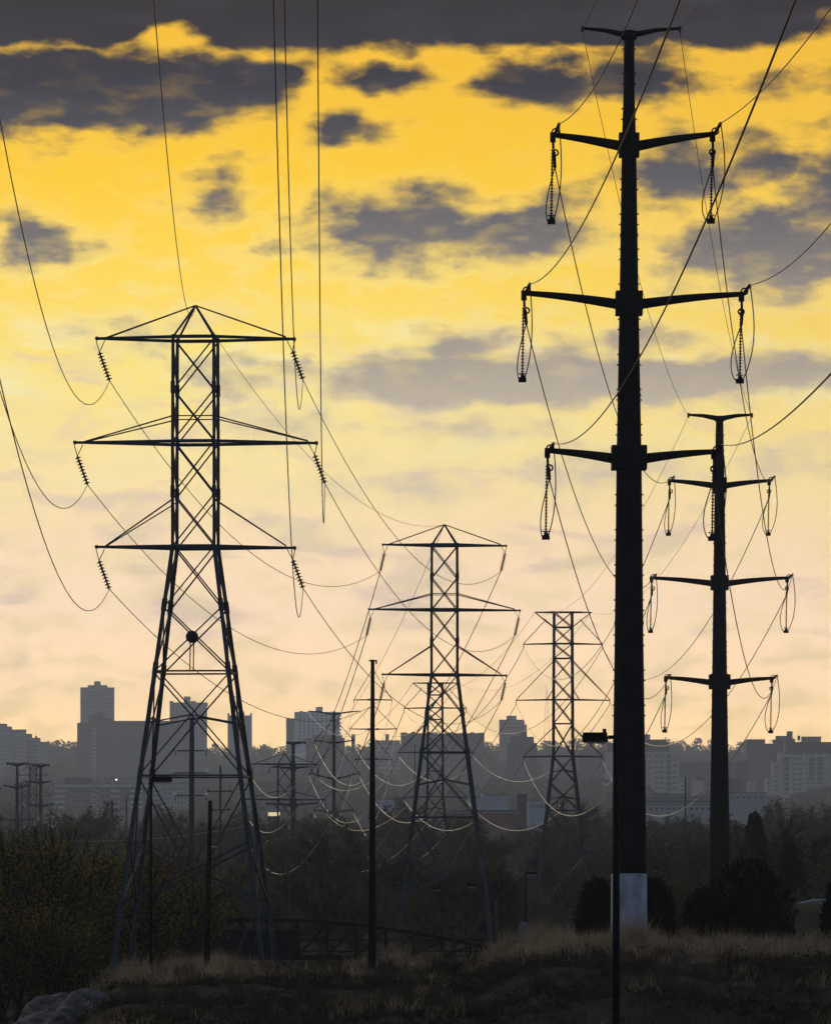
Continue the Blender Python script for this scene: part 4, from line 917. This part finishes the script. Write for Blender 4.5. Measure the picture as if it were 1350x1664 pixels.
for j in range(7): spots.append((95 + j * 26 + rnd.uniform(-9, 9), rnd.uniform(1050, 1240), 1340 + rnd.uniform(-8, 12)))
for j in range(9): spots.append((250 + j * 34 + rnd.uniform(-12, 12), rnd.uniform(1020, 1240), 1338 + rnd.uniform(-8, 12)))
for i, (px, d, top) in enumerate(spots):
    x = X_(px, d); h = Z_(top, d) - gz(x, d); pr = bare[i % 2] if i % 4 == 3 else valley[i % 5]
    near = min([(-20, 'at the left picture edge'), (110, 'behind the olive willows'), (300, 'behind the big lattice tower'), (460, 'near the small distant lattice tower'), (605, 'behind the straight wooden pole'), (725, 'behind the middle lattice tower'), (915, 'at the flat topped lattice tower'), (1100, 'between the two black poles'), (1210, 'right of the second black pole'), (1330, 'at the right picture edge')], key=lambda t: abs(t[0] - px))[1]
    rank = 'front' if d < 420 else 'second' if d < 600 else 'third' if d < 850 else 'back'
    plant_tree(pr, x, d, max(h, 4) * 1.1, rnd.uniform(0, 6.28), 'woodland_tree', f'{"bare" if i % 4 == 3 else "thinly leafed"} tree in the {rank} rank of the wood {near}', 'trees of the valley wood', wide=rnd.uniform(1.0, 1.3))
for px, d, top, pr, lb in [(1262, 560, 1302, bare[0], 'bare forked tree before the right edge residence'), (1322, 500, 1325, bare[1], 'bare spreading tree under the two arches'), (1140, 520, 1338, valley[1], 'rounded leafy tree left of the second monopole'), (770, 480, 1392, bare[0], 'bare tree behind the middle tower right leg'), (925, 680, 1366, valley[2], 'leafy tree behind the flat topped tower feet')]:
    x = X_(px, d); plant_tree(pr, x, d, Z_(top, d) - gz(x, d), rnd.uniform(0, 6.28), 'woodland_tree', lb, None)

def conifer(px, d, top, label, seed, wid=.26):
    x = X_(px, d); z0 = gz(x, d) - .2; H = Z_(top, d) - z0; rng = np.random.RandomState(seed)
    root = empty('conifer_tree', (x, d, z0), label, 'tree', 'dark spruces'); MB().tube([(x, d, z0), (x, d, z0 + H * .98)], [H * .02, .02], 7).obj('trunk', m_bark, root)
    n = 5200; t = rng.rand(n) ** .7; az = rng.rand(n) * 6.283; tier = np.clip((np.floor(t * 17) + rng.normal(size=n) * .25) / 17, 0, 1); R = wid * H * (1 - tier * .97) * (.75 + .22 * np.sin(az * 5 + np.floor(t * 17) * 2.4) + .12 * rng.rand(n)); rr = R * np.sqrt(rng.rand(n))
    z = H * (.08 + .92 * tier) + rng.normal(size=n) * H * .012 - rr * .28 + H * .02
    c = np.stack([rr * np.cos(az), rr * np.sin(az), z], 1); out = np.stack([np.cos(az), np.sin(az), -.3 + 0 * az], 1); sd_ = np.cross(out, rdir(rng, n)); sd_ /= np.linalg.norm(sd_, axis=1)[:, None] + 1e-9
    V1, F1 = quads(c, out * H * .022, sd_ * H * .007); link('crown', np_mesh('crown', V1, F1, m_spruce), root)
conifer(1226, 470, 1321, 'pointed dark spruce below the stepped brown rooftop', 3, .30)
conifer(1283, 400, 1368, 'dark spruce right of the rounded junipers', 4, .32)
def juniper(px0, px1, top, d, label, seed):
    cx = X_((px0 + px1) / 2, d); z0 = gz(cx, d) - .4; H = Z_(top, d) - z0; W = (px1 - px0) / 2 * d / F; rng = np.random.RandomState(seed)
    root = empty('juniper_bush', (cx, d, z0), label, 'bush', 'black rounded junipers')
    lobes = [(rng.uniform(-.1, .1), 0, .0, .92, 1.0)] + [(rng.uniform(-.62, .62), rng.uniform(-.5, .3), 0, rng.uniform(.34, .5), rng.uniform(.5, .86)) for _ in range(8)]
    Cs = []; Os = []; mb = MB(); nn = 16
    for lx, ly, _, lr, lh in lobes:
        lh = lh * (1 - .45 * abs(lx)) if lx else lh; n = 3200; u = rng.rand(n); az = rng.rand(n) * 6.283; t = u ** .8
        R = W * lr * np.clip(1 - t ** 2.8, 0, 1) ** .5 * rng.uniform(.82, 1.1, n) * (1 + .12 * np.sin(az * 5 + t * 11 + lx * 9))
        Cs.append(np.stack([lx * W + R * np.cos(az), ly * W * .8 + R * np.sin(az), t * H * lh * (1 + .06 * np.sin(az * 4))], 1)); Os.append(np.stack([np.cos(az) * .55, np.sin(az) * .55, .8 + 0 * az], 1))
        rings = [[(cx + lx * W + .86 * W * lr * max(0, 1 - (i / 8) ** 2.8) ** .5 * math.cos(2 * math.pi * k / nn), d + ly * W * .8 + .86 * W * lr * max(0, 1 - (i / 8) ** 2.8) ** .5 * math.sin(2 * math.pi * k / nn), z0 + i / 8 * H * lh * .9) for k in range(nn)] for i in range(9)]
        mb.add([p for r in rings for p in r], [(i * nn + k, i * nn + (k + 1) % nn, (i + 1) * nn + (k + 1) % nn, (i + 1) * nn + k) for i in range(8) for k in range(nn)])
    c = np.concatenate(Cs); n = len(c); out = np.concatenate(Os) + rng.normal(size=(n, 3)) * .4; out /= np.linalg.norm(out, axis=1)[:, None]
    sd_ = np.cross(out, rdir(rng, n)); sd_ /= np.linalg.norm(sd_, axis=1)[:, None] + 1e-9; ln = .06 + .30 * rng.rand(n, 1) ** 3
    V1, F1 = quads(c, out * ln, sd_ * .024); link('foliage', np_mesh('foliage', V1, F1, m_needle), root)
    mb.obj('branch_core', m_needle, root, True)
juniper(934, 1012, 1433, 229, 'black juniper peeking out left of the thick pole base', 1)
juniper(1030, 1098, 1434, 229, 'small black juniper right of the thick pole base', 2)
juniper(1098, 1200, 1448, 233, 'broad black juniper left of the largest one', 3)
juniper(1128, 1288, 1398, 228, 'largest black juniper in front of the second monopole', 4)
juniper(1334, 1400, 1428, 226, 'black juniper cut off by the right picture edge', 5)

def undergrowth():
    rng = np.random.RandomState(15); n = 1500; y = rng.uniform(250, 900, n); x = rng.uniform(-1, 1, n) * (.098 * y + 6); hh = rng.uniform(.8, 2.6, n) * (1 + (y - 250) / 900)
    q = ~((y > 385) & (y < 430)) & ~((y < 345) & (x > -17) & (x < 8)) & ~((y < 335) & (x > 14)); x, y, hh = x[q], y[q], hh[q]; n = len(x); m = 70
    o = rdir(rng, n * m) * rng.rand(n * m, 1) ** .5; o[:, 2] = np.abs(o[:, 2]); h = np.repeat(hh, m)[:, None]
    c = np.repeat(np.stack([x, y, ground(x, y) - .2], 1), m, 0) + o * h * np.array([.9, .9, 1.0]); a = rdir(rng, n * m) * np.array([.5, .5, 1]); b = np.cross(a, rdir(rng, n * m)); b /= np.linalg.norm(b, axis=1)[:, None] + 1e-9
    s = h * (.06 + .08 * rng.rand(n * m, 1)); V1, F1 = quads(c, a * s, b * s * .4); tag(link('undergrowth', np_mesh('undergrowth', V1, F1, m_leafB)), 'dark brush covering the valley floor under the trees', 'brush', None, 'stuff')
undergrowth()
# wooded far slopes: one mass of crowns
def far_woods():
    FDv = lambda y: np.where(y < 1250, y, 1250 + (y - 1250) * 2.0)
    rng = np.random.RandomState(5); T = []
    for d0, d1, n, hh in [(1050, 1500, 520, 9), (1500, 2300, 1300, 10), (2300, 3200, 1900, 10), (3200, 4600, 2600, 9)]:
        y = FDv(rng.uniform(d0, d1, n)); x = rng.uniform(-1, 1, n) * (.095 * y + 25); T.append(np.stack([x, y, np.full(n, hh) * rng.uniform(.6, 1.35, n) * np.clip(y / 2600, 1, 1.75)], 1))
    T = np.concatenate(T); z = ground(T[:, 0], T[:, 1]); k_ = F / T[:, 1]; px = 675 + T[:, 0] * k_; tp = YH - (z + T[:, 2]) * k_; ok = np.ones(len(T), bool)
    for x0, x1, yb, bd in KEEP: ok &= ~((T[:, 1] < bd + 8) & (px > x0 - .4 * T[:, 2] * k_) & (px < x1 + .4 * T[:, 2] * k_) & (tp < yb - 2))
    T, z = T[ok], z[ok]; m = 70; n = len(T)
    o = rdir(rng, n * m) * (rng.rand(n * m, 1) ** .4); o[:, 2] = np.abs(o[:, 2]) ** .8 * np.sign(o[:, 2])
    h = np.repeat(T[:, 2], m)[:, None]; c = np.repeat(np.stack([T[:, 0], T[:, 1], z + T[:, 2] * .52], 1), m, 0) + o * h * np.array([.42, .42, .48]) + rng.normal(size=(n * m, 3)) * .3
    a = rdir(rng, n * m); b = np.cross(a, rdir(rng, n * m)); b /= np.linalg.norm(b, axis=1)[:, None] + 1e-9
    s = h * (.035 + .06 * rng.rand(n * m, 1)); V1, F1 = quads(c, a * s, b * s * .7)
    tag(link('far_woods', np_mesh('far_woods', V1, F1, m_leafC)), 'hazy woods between the buildings on the far slope', 'woods', None, 'stuff')
far_woods()

# ------------------------------------------------------------------ foot bridge
def bridge():
    d = 330; root = empty('foot_bridge', (X_(560, d), d, Z_(1556, d) - .6), 'dark arched steel truss foot bridge across the hollow', 'bridge')
    m = mat('bridge_steel', (.012, .010, .010), .8, 0, .3, 1.5, spec=.1)
    top = lambda px: ip([(296, 1500), (340, 1496.5), (400, 1495), (470, 1495), (520, 1497.5), (580, 1503), (640, 1511), (700, 1521), (760, 1533), (815, 1546)], px)
    xs = [298, 345, 391, 438, 484, 531, 579, 627, 672, 718, 764, 806]
    for y in (d - .9, d + .9):
        mb = MB(); pts = [(X_(p, d), y, Z_(float(top(p)), d)) for p in range(296, 818, 12)]
        for a, b_ in zip(pts[:-1], pts[1:]): mb.bar(a, Vector(b_) + (Vector(b_) - Vector(a)) * .03, .16, .24)
        mb.obj('top_chord', m, root); MB().bar((X_(294, d), y, Z_(1556, d)), (X_(822, d), y, Z_(1556, d)), .18, .34).obj('bottom_chord', m, root)
        MB().bar((X_(294, d), y, Z_(1546, d)), (X_(822, d), y, Z_(1546, d)), .05, .07).obj('kick_rail', m, root)
        MB().bar((X_(484, d), y, Z_(1528, d)), (X_(878, d), y, Z_(1527, d)), .05, .06).obj('hand_rail', m, root)
        for px in xs: MB().bar((X_(px, d), y, Z_(1555, d)), (X_(px, d), y, Z_(float(top(px)) + 1, d)), .20, .2).obj('post', m, root)
        for a, b_ in zip(xs[:-1], xs[1:]):
            fl = a < 438; p, q = (b_, a) if fl else (a, b_)
            MB().bar((X_(p, d), y, Z_(1553, d)), (X_(q, d), y, Z_(float(top(q)) + 4, d)), .12, .12).obj('diagonal', m, root)
    MB().box(X_(294, d), X_(880, d), d - .85, d + .85, Z_(1558, d), Z_(1555.5, d)).obj('deck', m_wood, root)
    MB().box(X_(300, d), X_(484, d), d - 1.06, d - 1.0, Z_(1551, d), Z_(1511, d)).obj('screen_panel', m_blackmetal, root)
    for px in (300, 812): MB().box(X_(px, d) - .6, X_(px, d) + .6, d - 1.2, d + 1.2, gz(X_(px, d), d) - .5, Z_(1558.2, d)).obj('abutment', m_conc, root)
    MB().tube([(X_(830 + 0, d), d, gz(X_(830, d), d)), (X_(830, d), d, Z_(1527, d))], .05, 6).obj('rail_post', m, root); MB().tube([(X_(876, d), d, Z_(1560, d)), (X_(876, d), d, Z_(1526, d))], .05, 6).obj('rail_post', m, root)
bridge()

# ------------------------------------------------------------------ road, cars and small furniture beyond the crest
m_asph = mat('asphalt', (.035, .035, .037), 1.0, 0, .2, 1, spec=0.0)
ry0, ry1 = 392, 424; xs = np.linspace(-45, 25, 40); Vr = []; 
for x in xs: Vr += [(x, ry0, gz(x, ry0) + .06), (x, ry1, gz(x, ry1) + .06)]
Fr = np.array([(2 * i, 2 * i + 2, 2 * i + 3, 2 * i + 1) for i in range(len(xs) - 1)])
tag(link('road', np_mesh('road', np.array(Vr), Fr, m_asph)), 'dark road below the foot bridge', None, None, 'structure')
def car(px, d, label, m, flip=1):
    x = X_(px, d); z = gz(x, d) + .06; root = empty('parked_car', (x, d, z), label, 'car', 'cars on the road below the bridge')
    pr = [(-2.2, .35), (-2.25, .75), (-2.1, .95), (-1.55, 1.0), (-.95, 1.42), (.55, 1.45), (1.15, 1.02), (2.0, .9), (2.25, .7), (2.25, .35)]
    def side(pts, y0, y1, ins=0):
        n = len(pts); vs = [(x + flip * a, d + y0, z + b) for a, b in pts] + [(x + flip * a, d + y1, z + b) for a, b in pts]
        return MB().add(vs, [tuple(range(n)), tuple(range(2 * n - 1, n - 1, -1))] + [(i, n + i, n + (i + 1) % n, (i + 1) % n) for i in range(n)])
    side(pr, -.85, .85).obj('body', m, root)
    side([(-1.4, 1.02), (-.9, 1.36), (.5, 1.39), (1.0, 1.03)], -.87, .87).obj('side_window', m_pane, root)
    for a in (-1.4, 1.4):
        for y in (-.8, .8): MB().tube([(x + flip * a, d + y - .1, z + .33), (x + flip * a, d + y + .1, z + .33)], .33, 14).obj('wheel', m_blackmetal, root)
    for y in (-.6, .6):
        MB().box(x - flip * 2.27 - .03, x - flip * 2.27 + .03, d + y - .15, d + y + .15, z + .68, z + .85).obj('tail_light', m_red, root); MB().box(x + flip * 2.25 - .03, x + flip * 2.25 + .03, d + y - .15, d + y + .15, z + .6, z + .75).obj('headlight', m_lens, root)
m_carA = mat('silver_car_paint', (.35, .36, .38), .25, .6, .05, 1); m_carB = mat('dark_car_paint', (.02, .022, .03), .2, .3, .05, 1); m_carC = mat('red_car_paint', (.25, .02, .015), .25, .2, .05, 1)
car(268, 402, 'silver car below the left end of the foot bridge', m_carA); car(352, 408, 'red car under the foot bridge beside the leaning pole', m_carC, -1); car(410, 400, 'silver car under the middle of the foot bridge', m_carA, 1); car(520, 412, 'dark car under the right half of the foot bridge', m_carB, -1); car(205, 410, 'dark car left of the foot bridge', m_carB)
d = 300; x = X_(850.5, d); r = empty('utility_cabinet', (x, d, gz(x, d)), 'pale rounded cabinet beside the dark street lamp on the crest', 'cabinet')
MB().add([(x + a, d + y, z) for y in (-.2, .2) for a, z in [(-.28, gz(x, d)), (.28, gz(x, d)), (.28, Z_(1502, d)), (.14, Z_(1498, d)), (-.14, Z_(1498, d)), (-.28, Z_(1502, d))]],
         [(0, 1, 2, 3, 4, 5), (11, 10, 9, 8, 7, 6)] + [(i, 6 + i, 6 + (i + 1) % 6, (i + 1) % 6) for i in range(6)]).obj('housing', mat('faded_cabinet_paint', (.13, .14, .16), .7), r); MB().box(x - .2, x + .2, d - .23, d - .2, Z_(1530, d), Z_(1504, d)).obj('cabinet_door', mat('faded_cabinet_paint', (.13, .14, .16)), r)
for px, py, d, lb in [(374, 1538.5, 408, 'small lit lamp shining under the foot bridge'), (910, 1308.5, 1450, 'tiny lit street light behind the flat topped tower leg'), (189.5, 1267, FD(2500), 'sun glint on the roof of the brick apartment row, built as a glowing ball')]:  # last entry is a roof glint painted as an emissive ball, no lamp there
    x = X_(px, d); z = Z_(py, d); k = d / F; r = empty('lamp_and_glint', (x, d, gz(x, d)), lb, 'street lamp'); MB().tube([(x, d + .3, gz(x, d) - .2), (x, d + .3, z + k)], .06 + .3 * k, 6).obj('post', m_galvd, r)
    mb = lathe([(.02, .5), (.5, .25), (.6, 0), (.4, -.3), (.02, -.4)], 10); mb.v = [(a * 2.4 * k + x, b_ * 2.4 * k + d - .1, c * 2.4 * k + z) for a, b_, c in mb.v]; mb.obj('bulb_and_glint', m_glow, r, True)
# low concrete retaining wall on the right bank
d = 300; r = empty('retaining_wall', (X_(1310, d), d, gz(X_(1310, d), d)), 'low concrete retaining wall with a bright coping at the right edge', 'wall')
pp = [(1268, 1478), (1300, 1469), (1322, 1463.5), (1420, 1463)]
for (a, ya), (b_, yb) in zip(pp[:-1], pp[1:]):
    xa, xb = X_(a, d), X_(b_, d); za, zb = Z_(ya, d), Z_(yb, d); g0 = min(gz(xa, d), gz(xb, d)) - 1
    MB().add([(xa, d, g0), (xb, d, g0), (xb, d, zb), (xa, d, za), (xa, d + .4, g0), (xb, d + .4, g0), (xb, d + .4, zb), (xa, d + .4, za)], [(0, 1, 2, 3), (5, 4, 7, 6), (0, 4, 5, 1), (3, 2, 6, 7), (0, 3, 7, 4), (1, 5, 6, 2)]).obj('wall_section', m_conc, r)
    MB().bar((xa, d + .2, za + .05), (xb, d + .2, zb + .05), .6, .09).obj('coping', m_band, r)

# ------------------------------------------------------------------ foreground: rock and grass
m_rock = mat('pale_layered_rock', (.17, .15, .135), .95, 0, .3, 1.9, col2=(.05, .044, .04), bump=1.0, stretch=(1.2, .25, 2.2), spec=.08)
def rock():
    rng = np.random.RandomState(2); nu, nv = 170, 84; th = np.linspace(0, 2 * np.pi, nu, endpoint=False); ph = np.linspace(0.02, np.pi * .62, nv); T_, P_ = np.meshgrid(th, ph)
    r = 1 + .10 * np.sin(T_ * 3 + 1) * np.sin(P_ * 4) + .05 * np.sin(T_ * 7 + P_ * 5) + .008 * np.sin(P_ * 47 + np.sin(T_ * 5) * 2.6 + np.sin(T_ * 11)) + .010 * np.sin(T_ * 17 + P_ * 23) * np.sin(P_ * 9 + T_ * 4) - .016 * np.abs(np.sin(T_ * 9 + 2.2 * np.sin(P_ * 7))) ** .35 - .012 * np.abs(np.sin(P_ * 13 + 1.7 * np.sin(T_ * 6))) ** .35 + .006 * rng.normal(size=T_.shape)
    x = 2.7 * r * np.sin(P_) * np.cos(T_); y = 5.0 * r * np.sin(P_) * np.sin(T_); z = 2.4 * r * np.cos(P_)
    x = x + .25 * (z < .5) * 0; V_ = np.stack([x, y, z], -1).reshape(-1, 3); i = np.arange(nv - 1)[:, None] * nu + np.arange(nu)[None, :]; j = np.arange(nv - 1)[:, None] * nu + (np.arange(nu)[None, :] + 1) % nu
    Fq = np.stack([i, i + nu, j + nu, j], -1).reshape(-1, 4); Y0 = 194; X0 = X_(122, Y0)
    o = link('rock_outcrop', np_mesh('rock_outcrop', V_, Fq, m_rock, True), None, (X0, Y0, Z_(1617, Y0) - 2.4)); o.rotation_euler = (0, math.radians(-6), .3)
    tag(o, 'pale layered rock slab in the bottom left corner', 'rock')
rock()
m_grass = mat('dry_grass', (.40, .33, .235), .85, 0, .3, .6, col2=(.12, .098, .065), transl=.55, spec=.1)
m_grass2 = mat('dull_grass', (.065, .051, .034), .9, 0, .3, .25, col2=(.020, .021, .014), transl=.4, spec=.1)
m_weed = mat('dark_weeds', (.030, .034, .018), .85, 0, .3, .5, transl=.25, spec=.08)
def grass():
    rng = np.random.RandomState(9); n = 36000; y = rng.uniform(158, 238, n); x = rng.uniform(-1, 1, n) * (.092 * y + 1.5)
    dens = .5 + .5 * fnoise(x, y, 2.3, 21) + .35 * fnoise(x, y, .9, 22); crest = sstep(190, 203, y)
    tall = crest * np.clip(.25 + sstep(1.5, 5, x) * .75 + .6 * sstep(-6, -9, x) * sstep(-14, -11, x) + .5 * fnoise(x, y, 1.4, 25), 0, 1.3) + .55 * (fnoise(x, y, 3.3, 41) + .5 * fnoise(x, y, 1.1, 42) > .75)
    keep = rng.rand(n) < np.clip(.16 + .28 * dens + .55 * tall * (.4 + dens), .03, 1); x, y, dens, tall = x[keep], y[keep], dens[keep], tall[keep]; n = len(x)
    hz = (.20 + .28 * np.clip(dens, 0, 1.2) + .40 * tall * np.clip(dens * 1.3, .1, 1.6)) * rng.uniform(.5, 1.35, n); z = ground(x, y)
    B_ = 13; X = np.repeat(x, B_) + rng.normal(size=n * B_) * .13; Y = np.repeat(y, B_) + rng.normal(size=n * B_) * .13; Z = np.repeat(z, B_) - .05; H = np.repeat(hz, B_) * rng.uniform(.45, 1.15, n * B_)
    bx, by = np.repeat(rng.normal(size=n) * .18 + .08, B_), np.repeat(rng.normal(size=n) * .15, B_)
    lean = np.stack([bx + rng.normal(size=n * B_) * .2, by + rng.normal(size=n * B_) * .2], 1) * H[:, None]; az = rng.rand(n * B_) * np.pi; w = .010; dx, dy = np.cos(az) * w, np.sin(az) * w
    b0 = np.stack([X - dx, Y - dy, Z], 1); b1 = np.stack([X + dx, Y + dy, Z], 1); m0 = np.stack([X - dx * .8 + lean[:, 0] * .35, Y - dy * .8 + lean[:, 1] * .35, Z + H * .6], 1); m1 = m0 + np.stack([dx * 1.6, dy * 1.6, 0 * dx], 1); t = np.stack([X + lean[:, 0], Y + lean[:, 1], Z + H], 1)
    V_ = np.stack([b0, b1, m1, m0, t], 1).reshape(-1, 5, 3); i5 = np.array([[0, 1, 2], [0, 2, 3], [3, 2, 4]])
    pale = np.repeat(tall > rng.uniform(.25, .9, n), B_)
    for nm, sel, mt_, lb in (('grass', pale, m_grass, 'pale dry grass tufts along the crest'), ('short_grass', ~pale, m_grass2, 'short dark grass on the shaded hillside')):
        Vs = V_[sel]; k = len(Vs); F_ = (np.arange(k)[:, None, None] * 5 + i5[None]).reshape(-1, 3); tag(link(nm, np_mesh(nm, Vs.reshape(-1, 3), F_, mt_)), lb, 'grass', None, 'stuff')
    # low leafy weeds in the shaded face
    k = 2600; y = rng.uniform(160, 232, k); x = rng.uniform(-1, 1, k) * (.092 * y + 1.5); q = fnoise(x, y, 4.0, 31) > .05; x, y = x[q], y[q]; k = len(x); m = 26
    c = np.repeat(np.stack([x, y, ground(x, y)], 1), m, 0); o = rdir(rng, k * m) * rng.rand(k * m, 1) ** .5 * np.repeat(rng.uniform(.25, .7, k), m)[:, None]; o[:, 2] = np.abs(o[:, 2]) * .8; c = c + o
    a = rdir(rng, k * m); b_ = np.cross(a, rdir(rng, k * m)); b_ /= np.linalg.norm(b_, axis=1)[:, None] + 1e-9; V1, F1 = quads(c, a * .055, b_ * .03)
    tag(link('ground_weeds', np_mesh('ground_weeds', V1, F1, m_weed)), 'low dark weeds over the shaded hillside', 'weeds', None, 'stuff')
grass()

# ------------------------------------------------------------------ haze over the valley
def haze():
    o = MB().box(-3300, 3300, -110, 8080, -16, 316).obj('haze', mat('haze_placeholder', (1, 1, 1)), None); o.data.materials.clear()
    m = bpy.data.materials.new('haze_air'); m.use_nodes = True; nt = m.node_tree; nt.nodes.clear(); out = nt.nodes.new('ShaderNodeOutputMaterial'); v = nt.nodes.new('ShaderNodeVolumePrincipled')
    v.inputs['Color'].default_value = (.69, .80, 1.0, 1); v.inputs['Density'].default_value = HAZE; v.inputs['Anisotropy'].default_value = .45
    nt.links.new(v.outputs[0], out.inputs['Volume']); o.data.materials.append(m); tag(o, 'thin evening haze filling the valley', 'haze', None, 'stuff')
HAZE = 1.2e-4
haze()
